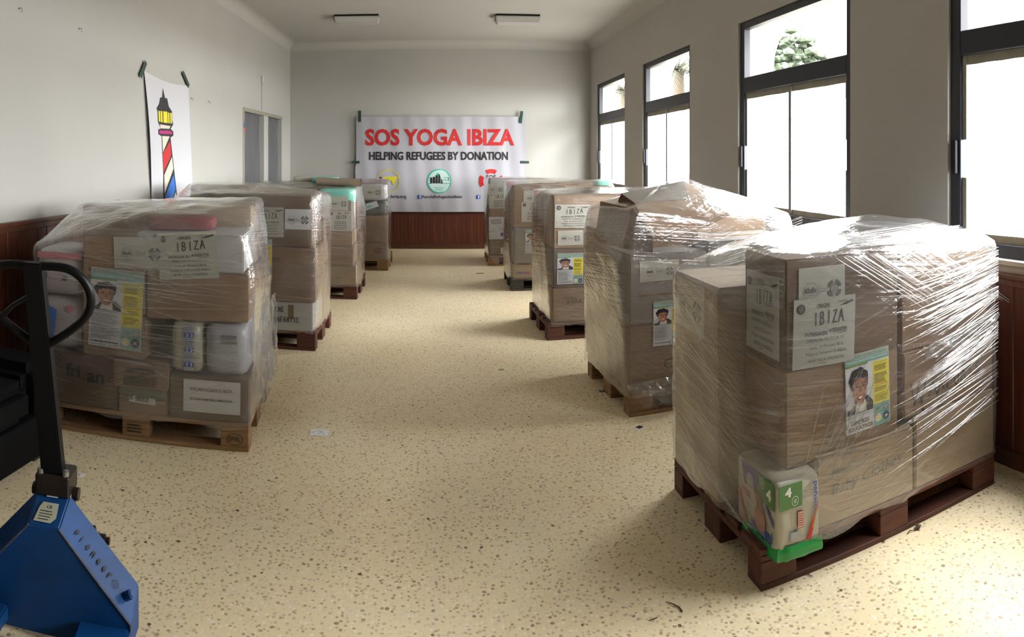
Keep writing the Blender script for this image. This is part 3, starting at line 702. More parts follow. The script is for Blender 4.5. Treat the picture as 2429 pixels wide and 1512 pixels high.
P([(1210, 1325), (1221, 1395), (1222, 1550), (1150, 1550), (1188, 1400)], M_cream, 4)
Mp = Matrix(((0, 0, 1, XP), (1, 0, 0, 0), (0, 1, 0, 0), (0, 0, 0, 1)))
poster = s.build('poster', None, Mp); tag(poster, 'tall white paper poster with a striped lighthouse taped to the left wall', 'poster')
for quad in ([(995, 414), (1009, 440), (972, 542), (957, 514)], [(1261, 485), (1303, 585), (1295, 607), (1253, 506)]):
    bm = bmesh.new(); pts = [lw(*crop(*p)) for p in quad]
    A = [bm.verts.new((a, b, .006)) for a, b in pts]; B = [bm.verts.new((a, b, .008)) for a, b in pts]
    bm.faces.new(A); bm.faces.new(B[::-1])
    for i in range(4): bm.faces.new((A[i], A[(i+1) % 4], B[(i+1) % 4], B[i]))
    bmesh.ops.recalc_face_normals(bm, faces=bm.faces); finish('tape_strip', bm, M_green_tape, poster)
# little hooks and a cable conduit on the left wall
for (x, y, lb) in ((45, 20, 'small metal hook highest on the left wall, near its edge'), (187, 68, 'small metal hook on the left wall above and left of the lighthouse poster'), (453, 233, 'small hook on the wall just right of the lighthouse poster'), (494, 241, 'small hook on the wall between lighthouse poster and doorway')):
    p = on_x(XL, x, y); bm = bmesh.new(); tube(bm, [(0, 0, 0), (.02, 0, 0), (.024, 0, -.01), (.024, .004, -.02), (.014, .006, -.022)], .0022, 6)
    cyl(bm, (0, 0, 0), (.003, 0, 0), .007, 10); tag(finish('wall_hook', bm, M_bolt, None, Matrix.Translation(p), smooth=True), lb, 'hook', 'hooks on the left wall')
p = on_x(XL, 620, 180); c = struct(empty('trim_4', Matrix.Translation((XL, p.y, 0))))
box('cable_conduit', 0, .012, -.008, .008, DZ+.03, p.z, M_wall, c); box('conduit_box', 0, .03, -.03, .03, p.z-.09, p.z, mat('pale_grey_plastic', (.55, .55, .52), .5), c, bev=.006, seg=2)

# ================================================================ PALLETS AND STACKS
class Pal:
    def __init__(s, ox, oy, a, key):
        s.M = Matrix.Translation((ox, oy, 0)) @ Matrix.Rotation(a, 4, 'Z'); s.key = key
        s.o = Vector((ox, oy)); s.d = Vector((cos(a), sin(a))); s.pts = []; s.hit = 0
    def F(s, x, y, v=0.0):
        """photo position -> (along, height) on the vertical plane v metres behind the pallet's front edge"""
        o = s.o+Vector((-s.d.y, s.d.x))*v; t = ang(x); r = Vector((sin(t), cos(t)))
        det = s.d.x*(-r.y)+s.d.y*r.x; u = ((-o.x)*(-r.y)-(-o.y)*(-r.x))/det
        p = o+s.d*u; rr = p.length; return u, EYE-(y-Y0)*rr/F
PM = {}
def pallet(P_, m, label):
    t = empty('pallet', P_.M.copy()); tag(t, label, 'pallet', 'wooden pallets under the stacks')
    key = m.name
    def piece(nm, dims):
        k = (nm, key, dims)
        def mk(M):
            if k not in PM:
                bm = bmesh.new(); bbox(bm, 0, dims[0], 0, dims[1], 0, dims[2], .003)
                PM[k] = finish(nm, bm, m, t, M)
                return PM[k]
            return inst(PM[k], nm, t, M)
        return mk
    T = Matrix.Translation
    for v, w in ((0, .145), (.187, .1), (.3275, .145), (.5125, .1), (.655, .145)): piece('top_board', (1.2, w, .022))(T((random.uniform(-.003, .003), v, .122)))
    for u in (0, .5275, 1.055): piece('cross_board', (.145, .8, .022))(T((u, 0, .100)))
    for v, w in ((0, .1), (.3275, .145), (.7, .1)):
        piece('bottom_board', (1.2, w, .022))(T((0, v, 0)))
        for u in (0, .5275, 1.055): piece('block', (.145, w, .078))(T((u, v, .022)))
    return t

def carton(P_, u0, u1, v0, v1, z0, z1, m, label, cat='carton', group=None, tape=True, soft=False, name=None, film=True, rot=0.0, tapem=None, flaps=True, bulge=.004, sheets=()):
    g = .0025; u0 += g; u1 -= g; v0 += g; v1 -= g; z0 += .001; z1 -= .002
    w, d, h = u1-u0, v1-v0, z1-z0
    if film: P_.pts += [Vector((u, v, z)) for u in (u0, u1) for v in (v0, v1) for z in (z0, z1)]
    M = P_.M @ Matrix.Translation(((u0+u1)/2, (v0+v1)/2, z0)) @ Matrix.Rotation(rot, 4, 'Z')
    bm = bmesh.new(); bbox(bm, -w/2, w/2, -d/2, d/2, 0, h, 0)
    if soft:
        bmesh.ops.subdivide_edges(bm, edges=bm.edges[:], cuts=7, use_grid_fill=True)
        for v in bm.verts:
            x, y, z = v.co.x/(w/2), v.co.y/(d/2), v.co.z/(h/2)-1
            e_ = (abs(x)**6+abs(y)**6+abs(z)**6)**(1/6)
            k = 1/e_ if e_ > 1 else 1
            nz = 1+.03*noise.noise(v.co*14+Vector((u0*9, v0*7, z0*5)))
            v.co = Vector((x*k*w/2*nz, y*k*d/2*nz, (z*k+1)*h/2))
        if name is None: name = 'soft_pack'
    else:
        s_ = random.uniform(-bulge, bulge)*0
        bmesh.ops.bevel(bm, geom=bm.edges[:], offset=.006, segments=2, affect='EDGES')
        if name is None: name = 'carton'
    o = finish(name, bm, m, None, M, smooth=True); tag(o, label, cat, group)
    if not soft and flaps:
        for sgn in (-1, 1):
            box('flap', -w/2+.004, w/2-.004, min(sgn*.0015, sgn*(d/2-.004)), max(sgn*.0015, sgn*(d/2-.004)), h, h+.0022, m, o)
        if tape:
            tm = tapem or M_ptape
            box('tape', -w/2-.0008, w/2+.0008, -.024, .024, h+.0022, h+.0030, tm, o)
            for sgn in (-1, 1): box('tape', sgn*w/2-.0008, sgn*w/2+.0008, -.024, .024, h-.06, h+.0026, tm, o)
    o['_'] = 0; del o['_']
    o_dims = (w, d, h); o['w'] = w; del o['w']
    CART[o.name] = (P_, u0, u1, v0, v1, z0, z1)
    return o
CART = {}
def onfront(o, s, name, u, z, rot=0.0, off=.0015, label=None):
    """fix a sheet on the front side of carton o, its lower left corner at pallet position (u, z)"""
    P_, u0, u1, v0, v1, z0, z1 = CART[o.name]
    q = P_.M @ Matrix.Translation((u, v0-off, z)) @ Matrix.Rotation(pi/2, 4, 'X') @ Matrix.Rotation(rot, 4, 'Z')
    c = s.build(name, o, o.matrix_world.inverted() @ q)
    if label: c['label'] = label
    return c
def onleft(o, s, name, v, z, rot=0.0, off=.0015, label=None):
    P_, u0, u1, v0, v1, z0, z1 = CART[o.name]
    q = P_.M @ Matrix.Translation((u0-off, v, z)) @ Matrix.Rotation(-pi/2, 4, 'Z') @ Matrix.Rotation(pi/2, 4, 'X') @ Matrix.Rotation(rot, 4, 'Z')
    c = s.build(name, o, o.matrix_world.inverted() @ q)
    if label: c['label'] = label
    return c

def wrap(P_, label, m, extra=(), z_bot=.05, off=.012, amp=.0045, topm=None, seed=1, strands=0, smaxfun=None):
    """stretch film: a tight hull around everything on the pallet, down over the pallet's deck"""
    bm = bmesh.new()
    pts = list(P_.pts)+[Vector((a, b, c)) for a, b, c in extra]
    cu = Vector((sum(p.x for p in pts)/len(pts), sum(p.y for p in pts)/len(pts), 0))
    lo = [Vector((p.x, p.y, z_bot)) for p in pts if p.z < .30]
    vs = [bm.verts.new(p) for p in pts+lo]
    r = bmesh.ops.convex_hull(bm, input=vs)
    bmesh.ops.delete(bm, geom=list(set(g_ for g_ in r['geom_interior'] if isinstance(g_, bmesh.types.BMVert))), context='VERTS')
    bmesh.ops.delete(bm, geom=[v for v in bm.verts if not v.link_faces], context='VERTS')
    bmesh.ops.dissolve_limit(bm, angle_limit=.002, verts=bm.verts[:], edges=bm.edges[:])
    bmesh.ops.delete(bm, geom=[f for f in bm.faces if f.normal.z < -.8], context='FACES')
    bmesh.ops.triangulate(bm, faces=bm.faces[:])
    for _ in range(7):
        es = [e_ for e_ in bm.edges if e_.calc_length() > .055]
        if not es: break
        bmesh.ops.subdivide_edges(bm, edges=es, cuts=1); bmesh.ops.triangulate(bm, faces=bm.faces[:])
    bm.normal_update()
    base_n = {v: v.normal.copy() for v in bm.verts}
    for v in bm.verts: v.co += base_n[v]*off
    bmesh.ops.smooth_vert(bm, verts=[v for v in bm.verts if not v.is_boundary], factor=.4, use_axis_x=True, use_axis_y=True, use_axis_z=True)
    bm.normal_update()
    uvl = bm.loops.layers.uv.new('UVMap')
    for v in bm.verts:
        p = v.co; t_ = Vector((-v.normal.y, v.normal.x, 0)); sx = p.dot(t_)
        n1 = noise.noise(Vector((sx*3, p.z*16, seed))); n2 = noise.noise(p*9+Vector((seed, 0, 0)))
        n3 = noise.noise(p*2.2+Vector((0, seed, 0)))
        v.co += v.normal*(amp*(n1*.8+n2*.8)+amp*1.2*n3)*(1+.9*max(0, v.normal.z))
        if v.is_boundary: v.co.z += .035*noise.noise(Vector((p.x*5, p.y*5, seed*3)))+.01*noise.noise(p*22)
    bm.normal_update()
    for f in bm.faces:
        nrm = f.normal; f.smooth = True
        if abs(nrm.z) > .75: f.material_index = 1
        for lp in f.loops:
            p = lp.vert.co
            if abs(nrm.z) > .75: lp[uvl].uv = (p.x*.9+p.y*.3, p.y*.5)
            elif abs(nrm.y) > abs(nrm.x): lp[uvl].uv = (p.x, p.z+seed)
            else: lp[uvl].uv = (p.y+3.3, p.z+seed)
    me = bpy.data.meshes.new('stretch_wrap'); bm.to_mesh(me); bm.free(); me.materials.append(m); me.materials.append(topm or M_film_top)
    o = bpy.data.objects.new('stretch_wrap', me); COL.objects.link(o); o.matrix_world = P_.M
    tag(o, label, 'stretch film', 'clear stretch film around the pallet loads')
    return o
def strands(o, segs, wid=.0022, name='film_strand'):
    """rolled-up ropes of film lying on the wrap, straight between two points of the pallet frame"""
    bm = bmesh.new(); uvl = bm.loops.layers.uv.new('UVMap')
    for (p, q) in segs:
        p, q = Vector(p), Vector(q); K = 7; d = (q-p); w = wid*random.uniform(.4, 1.4); sd = random.uniform(0, 50)
        prev = None; nrm = Vector((0, -1, .25)).normalized() if abs(d.x) > abs(d.y) else Vector((-1, 0, .25)).normalized()
        side = d.cross(nrm).normalized()
        for i in range(K+1):
            t = i/K; c = p.lerp(q, t)+side*.003*noise.noise(Vector((t*4, sd, 0))); ww = w*(.3+sin(pi*min(max(t, .02), .98)))
            row = [bm.verts.new(c-side*ww), bm.verts.new(c+nrm*ww*1.2), bm.verts.new(c+side*ww)]
            if prev:
                for k in range(2):
                    f = bm.faces.new((prev[k], prev[k+1], row[k+1], row[k])); f.smooth = True
                    for lp in f.loops: lp[uvl].uv = (lp.vert.co.x, lp.vert.co.z*.3)
            prev = row
    c = finish(name, bm, M_strand, o); c['kind'] = 'stuff'; return c
def crumple(o, P0, U, V, nu, nv, amp, seed, name='loose_film_tail', taper=.5, m=None):
    """a loose, crumpled end of film"""
    bm = bmesh.new(); uvl = bm.loops.layers.uv.new('UVMap'); P0, U, V = Vector(P0), Vector(U), Vector(V); n_ = U.cross(V).normalized(); g = []
    for i in range(nu+1):
        row = []
        for j in range(nv+1):
            a, b = i/nu, j/nv; wv = 1-taper*b*(.5+.5*noise.noise(Vector((a*4, seed, 0))))
            p = P0+U*(.5+(a-.5)*wv)+V*b*(1+.25*noise.noise(Vector((a*5, seed, 2))))
            p += n_*amp*(1.2*noise.noise(Vector((a*11, b*2.2, seed)))+.35*noise.noise(Vector((a*20, b*9, seed))))+U.normalized()*amp*.5*noise.noise(Vector((b*9, a*3, seed+5)))
            row.append(bm.verts.new(p))
        g.append(row)
    for i in range(nu):
        for j in range(nv):
            f = bm.faces.new((g[i][j], g[i+1][j], g[i+1][j+1], g[i][j+1])); f.smooth = True
            for lp in f.loops: lp[uvl].uv = (lp.vert.co.x+lp.vert.co.y, lp.vert.co.z)
    return finish(name, bm, m or M_tail, o)
def back_fill(P_, boxes, where, m=None):
    for i, b in enumerate(boxes):
        pu = (b[0]+b[1])/2; pv = 'behind the front row' if b[2] > .3 else 'in the front row'
        hz = 'left' if pu < .42 else ('middle' if pu < .7 else 'right'); tz = 'bottom' if b[4] < .2 else ('top' if b[5] > 1.05 else 'second')
        carton(P_, *b, m or random.choice((M_card, M_card, M_card_l)), 'brown carton %s, %s tier, %s, in the %s' % (pv, tz, hz, where), 'carton', 'cartons packed inside the %s' % where)

# ---------------------------------------------------------------- L1: front left pallet
A = Pal(-2.145, 3.105, radians(8), 'L1')
pallet(A, M_wood, 'light pine pallet stamped in an oval, under the front left stack')
WL1 = 'front left stack'
def W_(P_, x, y): return P_.F(x, y)
c = carton(A, .0, .50, 0, .42, .144, .425, M_card_d, 'dark brown carton printed frigan at bottom of front left stack', tape=False)
s = Sheet(); s.text('fri', 0, .085, .015, .085, M_ink, 1, bold=.03); s.text('an', .125, .225, 0, .052, M_ink, 1, bold=.03); s.poly([(.098, 0), (.118, .004), (.112, .03), (.100, .028)], M_ptape, 1)
onfront(c, s, 'print', .20, .285, rot=-.03); s = Sheet(); s.ring(0, 0, .035, .004, M_ink, 1); s.text('FR', -.02, .02, -.01, .012, M_ink, 1); onfront(c, s, 'print', .14, .39)
c = carton(A, .505, .775, 0, .42, .144, .275, M_card, 'small brown carton with white barcode label on the bottom centre of front left stack', tape=False)
s = barcode_sheet(.145, .055, M_paper, ((.03, .16, .25, .9), (.25, .75, .15, .65))); s.lines(.036, .11, .038, .05, 1, M_grey_ink); onfront(c, s, 'shipping_label', .565, .205, rot=-.05)
s = Sheet(); s.poly([(0, .01), (.265, 0), (.26, .105), (.005, .115)], M_card_green, 0); onfront(c, s, 'torn_flap', .508, .24, rot=-.03, off=.010, label='grey-green cardboard flap hanging over it')
c = carton(A, .485, .785, -.03, .42, .285, .42, M_card, 'brown carton with two printed barcodes, pushed out at the centre of front left stack', tape=False)
s = barcode_sheet(.17, .10, None, ((.0, .95, .05, .42), (.0, .95, .6, .9)), M_ink); s.stroke([(-.006, 0), (.168, 0), (.168, .045), (-.006, .045), (-.006, 0)], .004, M_ink, 2); onfront(c, s, 'print', .555, .305)
c = carton(A, .785, 1.2, 0, .42, .144, .365, M_card_d, 'dark carton with white SOS REFUGIADOS IBIZA sheet, lower right of front left stack', tape=False)
s = plain_sheet(.297, .165, M_paper, (('SOS REFUGIADOS IBIZA', .12, .86, .66, .76, M_ink, 0), ('RECOGIDA DE MATERIAL HUMANITARIO', .12, .86, .37, .44, M_ink, .015))); onfront(c, s, 'white_sheet', .86, .188, rot=-.01, off=.004)
c = carton(A, .785, .965, .0, .40, .37, .65, M_creambag, 'cream nappy pack with blue 1 2 3 strip in the front left stack', 'nappy pack', soft=True, name='nappy_pack')
s = Sheet(); s.rect(0, 0, .052, .225, M_silver, 0)
for i in range(3):
    s.rect(0, .02+i*.075, .052, .045+i*.075, M_blue, 1)
    for q in (.006, .030): s.text(str(i+1), q+(.002 if i else .006), q+(.016 if i else .012), .024+i*.075, .041+i*.075, M_white_ink, 2)
    s.lines(.004, .048, .048+i*.075, .090+i*.075, 4, M_blue, 1, fill=.3)
onfront(c, s, 'size_print', .865, .395, off=.004)
c = carton(A, .965, 1.2, .0, .40, .368, .65, M_silver, 'silvery grey paper wrapped pack with barcode on right of front left stack', 'pack', soft=True, name='wrapped_pack')
s = barcode_sheet(.085, .06, None, ((.0, 1, .55, .8), (.0, 1, .05, .3)), M_grey_ink); s.text('RZ80000547C', 0, .085, .025, .031, M_ink, 2); onfront(c, s, 'barcode_print', 1.055, .54, off=.004)
c = carton(A, .66, 1.2, .0, .42, .652, .897, M_card, 'brown carton under the white topmost carton, front right of front left stack', tape=False)
c1 = carton(A, .30, .655, .0, .42, .428, .66, M_card, 'brown carton with the large colour flyer on front left stack')
s = flyer_sheet(.297, .42); onfront(c1, s, 'flyer', .335, .485, rot=-.045, off=.006, label='A3 green and yellow SOS REFUGIADOS IBIZA flyer with photo of a smiling child')
c2 = carton(A, .30, .655, .0, .42, .662, 1.075, M_card, 'tall brown carton above the flyer carton at middle of front left stack')
s = logos_sheet(.297, .165); onfront(c2, s, 'label_sheet', .485, .905, rot=.03, off=.006)
c = carton(A, .60, 1.175, .01, .42, .90, 1.095, M_card_w, 'white carton marked in pen on top front right of front left stack', tape=False)
s = address_sheet(.315, .24); onfront(c, s, 'address_label', .735, .855, rot=.075, off=.014, label='address sheet reading ORIGEN: IBIZA')
s = Sheet(); s.text('aLx', 0, .09, 0, .03, M_grey_ink, 1, shear=.3); onfront(c, s, 'pen_marks', .80, 1.062)
for (z0, z1, lb, mm) in ((.428, .72, 'white nappy pack with blue print, at far left of front left stack', M_whitebag), (.722, .99, 'white plastic pack with pink edge, upper left of front left stack', M_whitebag)):
    c = carton(A, .0, .295, .02, .40, z0, z1, mm, lb, 'nappy pack', soft=True, name='nappy_pack')
    s = Sheet()
    if z0 < .5:
        s.poly([(0, 0), (.10, .02), (.12, .2), (.03, .24), (.0, .1)], M_lblue, 0); s.disc(.20, .21, .022, M_pinkbag, 0); s.ring(.18, .06, .012, .003, M_ink, 0)
    else:
        s.rect(0, .19, .27, .225, M_pinkbag, 0); s.rect(.03, .08, .06, .11, M_grey_ink, 0); s.rect(.15, .07, .18, .095, M_grey_ink, 0)
    onfront(c, s, 'pack_print', .02, z0+.02, off=.004)
c = carton(A, .60, .98, .12, .40, 1.097, 1.17, M_redcloth, 'folded red cloth bundle on top of front left stack', 'bundle', soft=True, name='cloth_bundle', rot=.1)
back_fill(A, [(.0, .4, .43, .8, .144, .5), (.4, .8, .43, .8, .144, .5), (.8, 1.2, .43, .8, .144, .5), (.0, .4, .43, .8, .502, .85), (.4, .8, .43, .8, .502, .85), (.8, 1.2, .43, .8, .502, .85), (.12, .6, .43, .8, .852, 1.2), (.6, 1.15, .43, .8, .852, 1.21)], WL1)
wA = wrap(A, 'clear stretch film around the front left stack, loose crumpled ends on its right', M_film_left, extra=[(1.22, .0, .85), (1.25, .5, .8), (1.17, .45, 1.24), (1.17, .75, 1.24)], z_bot=.135, seed=1.7, amp=.005)
strands(wA, [((random.uniform(0, .7), -.032, z+.0), (random.uniform(.8, 1.2), -.032, z+random.uniform(-.12, .03))) for z in [random.uniform(.45, 1.0) for _ in range(34)]], .0013)
crumple(wA, (1.212, .0, .80), (.04, .55, 0), (.02, 0, -.60), 26, 30, .028, 4)
crumple(wA, (1.220, .2, .70), (.06, .35, 0), (.01, .05, -.48), 22, 22, .03, 9)
wA2 = Sheet(); wA2.ring(0, 0, .042, .003, M_ink, 0); wA2.text('EPAL', -.03, .03, -.012, .014, M_ink, 0)
pal1 = [o for o in bpy.data.objects if o.name == 'pallet'][0]
def block_of(P_, u):
    return min([c_ for c_ in P_.children if c_.name.startswith('block')], key=lambda c_: (c_.matrix_basis.translation-Vector((u-.07, 0, .022))).length)
def stamp(sh, u):
    bk = block_of(pal1, u); sh.build('stamp', bk, bk.matrix_basis.inverted() @ Matrix.Translation((u, -.0015, .062)) @ Matrix.Rotation(pi/2, 4, 'X'))
for v in wA2.bm0.verts: v.co.y *= .72
stamp(wA2, 1.128)
for u in (.60, .07):
    q = Sheet(); q.lines(-.045, .045, -.02, .03, 3, M_ink, 0, fill=.4); stamp(q, u)

# ---------------------------------------------------------------- L2
B = Pal(-2.155, 5.075, radians(.5), 'L2')
pallet(B, M_woodr, 'red-brown pallet under the second stack from the front on the left')
c = carton(B, .48, 1.18, 0, .45, .144, .365, M_card_w, 'white carton hand-lettered LECHE INFANTIL at bottom of second left stack', tape=False)
u, z = B.F(637, 738); s = Sheet(); hand(s, 'LECHE', 0, .125, 0, .035, M_ink, .007); onfront(c, s, 'pen_lettering', u, z)
u, z = B.F(648, 763); s = Sheet(); hand(s, 'INFANTIL', 0, .21, 0, .038, M_ink, .007, tilt=.02); onfront(c, s, 'pen_lettering', u, z)
a_, b_ = B.F(683, 757), B.F(696, 724); s = Sheet(); s.rect(0, 0, .045, b_[1]-a_[1], M_ptape, 1); onfront(c, s, 'tape', a_[0], a_[1], off=.001)
carton(B, .0, .475, 0, .45, .144, .365, M_card, 'brown carton beside the white LECHE INFANTIL carton, second left stack')
c = carton(B, .30, 1.2, 0, .45, .368, .79, M_card, 'big brown carton with half-hidden flyer, middle of second left stack')
a_ = B.F(594, 657); s = flyer_sheet(.21, .30); onfront(c, s, 'flyer', B.F(647, 650)[0]-.215, B.F(647, 658)[1]-.005, off=.005)
a_ = B.F(640, 622); s = Sheet(); hand(s, 'CHICOS', 0, .11, 0, .03, M_grey_ink, .004, tilt=.05); onfront(c, s, 'pen_lettering', a_[0]-.03, a_[1])
c = carton(B, .35, 1.17, 0, .45, .795, 1.185, M_card_d, 'brown carton bearing two label sheets, top front of second left stack')
a_ = B.F(673, 564); s = address_sheet(.26, .23, detail=True); onfront(c, s, 'address_label', a_[0]-.26, a_[1]+.003, off=.005)
a_, b_ = B.F(676, 544), B.F(738, 497); s = logos_sheet(b_[0]-a_[0], b_[1]-a_[1], M_paper); onfront(c, s, 'label_sheet', a_[0], a_[1], off=.005)
carton(B, .0, .345, 0, .45, .80, 1.12, M_card, 'brown carton at the far left, top tier of second left stack')
carton(B, .0, .295, 0, .45, .368, .79, M_card, 'brown carton at the far left, middle tier of second left stack')
back_fill(B, [(.0, .6, .46, .8, .144, .6), (.6, 1.19, .46, .8, .144, .6), (.0, .6, .46, .8, .602, 1.18), (.6, 1.19, .46, .8, .602, 1.16)], 'second left stack')
c = carton(B, .05, .55, .30, .75, 1.186, 1.25, M_card, 'flat brown carton lying on top of the second left stack', tape=False, rot=.12)
wB = wrap(B, 'clear stretch film around the second stack from the front on the left', M_film_left, extra=[(1.24, .3, .75), (1.22, .1, .5), (1.2, .2, 1.22)], seed=5.1, z_bot=.13)

# ---------------------------------------------------------------- L3
C3 = Pal(-2.07, 6.985, 0, 'L3')
pallet(C3, M_woodr, 'red-brown pallet under the third stack from the front on the left')
def z_at(P_, x, y): return P_.F(x, y)[1]
z1, z2, z3 = z_at(C3, 840, 631), z_at(C3, 840, 584), z_at(C3, 835, 549)
carton(C3, .0, 1.19, 0, .4, .144, z1, M_card_l, 'wide pale carton at the bottom of the third left stack')
carton(C3, .1, 1.16, 0, .4, z1, z2, M_card, 'brown carton, second tier of the third left stack', tape=False)
carton(C3, .1, 1.15, 0, .4, z2, z3, M_card, 'brown carton under the address label, third left stack', tape=False)
zt = z_at(C3, 835, 476)
c = carton(C3, .2, 1.14, 0, .4, z3, zt, M_card_g, 'grey-brown carton carrying two label sheets, upper third left stack', tape=False)
a_, b_ = C3.F(781, 548), C3.F(832, 501); s = address_sheet(b_[0]-a_[0], b_[1]-a_[1], detail=False); onfront(c, s, 'address_label', a_[0], a_[1], off=.004)
a_, b_ = C3.F(783, 499), C3.F(826, 466); s = logos_sheet(b_[0]-a_[0], b_[1]-a_[1]); onfront(c, s, 'label_sheet', a_[0], a_[1], off=.010)
carton(C3, .78, 1.17, -.005, .4, zt-.03, z_at(C3, 835, 447), M_mint, 'mint green plastic pack on top of third left stack', 'pack', soft=True, name='plastic_pack')
carton(C3, .1, .76, .0, .4, zt, 1.15, M_card, 'brown carton beside the mint green pack, third left stack')
back_fill(C3, [(.0, .6, .41, .8, .144, .65), (.6, 1.18, .41, .8, .144, .65), (.0, .6, .41, .8, .652, 1.2), (.6, 1.15, .41, .8, .652, 1.17)], 'third left stack')
wrap(C3, 'clear stretch film around the third stack from the front on the left', M_film_left, extra=[(1.22, .3, .6), (1.22, .6, .9)], seed=8.2, z_bot=.13)
bm = bmesh.new()
pa, pb = C3.F(752, 437, .2), C3.F(858, 442, .2)
for rr, capm in ((.042, True),):
    cyl(bm, (pa[0], .22, 1.225), (pb[0], .12, 1.215), rr, 24, caps=False); cyl(bm, (pa[0], .22, 1.225), (pb[0], .12, 1.215), rr-.006, 24, caps=False)
tb = finish('cardboard_tube', bm, M_tube, None, C3.M, smooth=True); tag(tb, 'long grey-brown cardboard tube lying on top of the third left stack', 'tube')
for q, dv in ((.85, .3), (.6, .5)):
    carton(C3, q-.2, q+.1, dv, dv+.22, 1.205, 1.27, M_mint if q > .7 else M_creambag, 'pale green packet lying %s on top of the third left stack' % ('behind the tube' if q > .7 else 'at the back left'), 'packet', soft=True, name='packet', film=False)

# ---------------------------------------------------------------- L4
D = Pal(-1.885, 8.78, 0, 'L4')
pallet(D, M_wood, 'pine pallet under the farthest left stack by the banner')
z1, z2, z3 = z_at(D, 905, 575), z_at(D, 905, 512), z_at(D, 905, 478)
c = carton(D, .5, 1.19, 0, .4, .144, z1, M_card, 'brown carton with red oval print at bottom of the farthest left stack')
s = Sheet(); s.disc(.06, .04, .06, M_redcloth, 0, ry=.04); onfront(c, s, 'print', D.F(893, 605)[0]-.04, .22)
carton(D, .0, .49, 0, .4, .144, z1, M_card, 'brown carton at lower left of the farthest left stack')
carton(D, .3, 1.19, 0, .4, z1, z2, M_card, 'brown carton in the middle of the farthest left stack')
carton(D, .6, 1.19, 0, .4, z2, z3, M_darkbag, 'dark plastic bag in the upper farthest left stack', 'bag', soft=True, name='plastic_bag')
c = carton(D, .5, 1.18, 0, .4, z3, z_at(D, 905, 436), M_whitebag, 'whitish pack with a logo sheet, upper farthest left stack', 'pack', soft=True, name='plastic_pack')
a_, b_ = D.F(868, 471), D.F(905, 441); s = logos_sheet(b_[0]-a_[0], b_[1]-a_[1]); onfront(c, s, 'label_sheet', a_[0], a_[1], off=.004)
a_ = D.F(868, 500); s = Sheet(); s.poly([(0, 0), (.17, .06), (.14, .13), (0, .09)], M_paper, 0); s.poly([(.02, .03), (.08, .05), (.07, .075), (.01, .06)], M_mint, 1); onfront(c, s, 'packet_print', a_[0], a_[1], off=.010)
carton(D, .1, .58, .0, .4, z2, 1.14, M_card, 'brown carton beside the dark bag, farthest left stack')
back_fill(D, [(.0, .6, .41, .8, .144, .65), (.6, 1.18, .41, .8, .144, .65), (.0, .6, .41, .8, .652, 1.17), (.6, 1.15, .41, .8, .652, 1.17)], 'farthest left stack')
wrap(D, 'clear stretch film around the farthest left stack beside the banner', M_film_left, seed=3.3, z_bot=.13)

# ---------------------------------------------------------------- R5
E5 = Pal(.65, 9.17, 0, 'R5')
pallet(E5, M_wood, 'pine pallet under the farthest right stack by the banner')
z1, z2, z3 = z_at(E5, 1175, 570), z_at(E5, 1175, 492), z_at(E5, 1175, 470)
c = carton(E5, .02, .55, 0, .4, .144, z1, M_card, 'brown carton with crossed tape at the bottom of the farthest right stack')
s = Sheet(); s.stroke([(0, 0), (.06, .16)], .03, M_ptape, 0); s.stroke([(.14, 0), (.08, .16)], .03, M_ptape, 0); s.rect(.05, 0, .09, .09, M_paper, 1); onfront(c, s, 'tape', .12, .16)
c = carton(E5, .02, .55, 0, .4, z1, z2, M_card, 'brown carton with tall white sheet, middle of the farthest right stack')
a_, b_ = E5.F(1160, 568), E5.F(1199, 515); s = plain_sheet(b_[0]-a_[0], b_[1]-a_[1], M_paper, rows=(.1, .9, .68, .92, 4)); s.rect(.16, .04, .25, .09, M_blue, 2); onfront(c, s, 'white_sheet', a_[0], a_[1], off=.004)
c = carton(E5, .02, .55, 0, .4, z2, z_at(E5, 1175, 424), M_card_w, 'whitish carton with label sheets on top of the farthest right stack')
a_, b_ = E5.F(1160, 490), E5.F(1206, 470); s = address_sheet(.28, b_[1]-a_[1]+.12, detail=False); onfront(c, s, 'address_label', a_[0], a_[1]-.03, off=.004)
a_, b_ = E5.F(1158, 462), E5.F(1196, 436); s = logos_sheet(b_[0]-a_[0], b_[1]-a_[1]); onfront(c, s, 'label_sheet', a_[0], a_[1], off=.008)
back_fill(E5, [(.56, 1.18, 0, .4, .144, .62), (.56, 1.18, 0, .4, .622, 1.15), (.0, .6, .41, .8, .144, .7), (.6, 1.18, .41, .8, .144, .7), (.0, .6, .41, .8, .702, 1.17), (.6, 1.15, .41, .8, .702, 1.17)], 'farthest right stack')
wF = wrap(E5, 'clear stretch film around the farthest right stack, torn loose at the bottom', M_film, extra=[(-.03, .1, .5)], seed=2.9, z_bot=.12)
crumple(wF, (.0, -.03, .14), (.35, 0, 0), (.04, -.05, -.09), 16, 8, .03, 3)

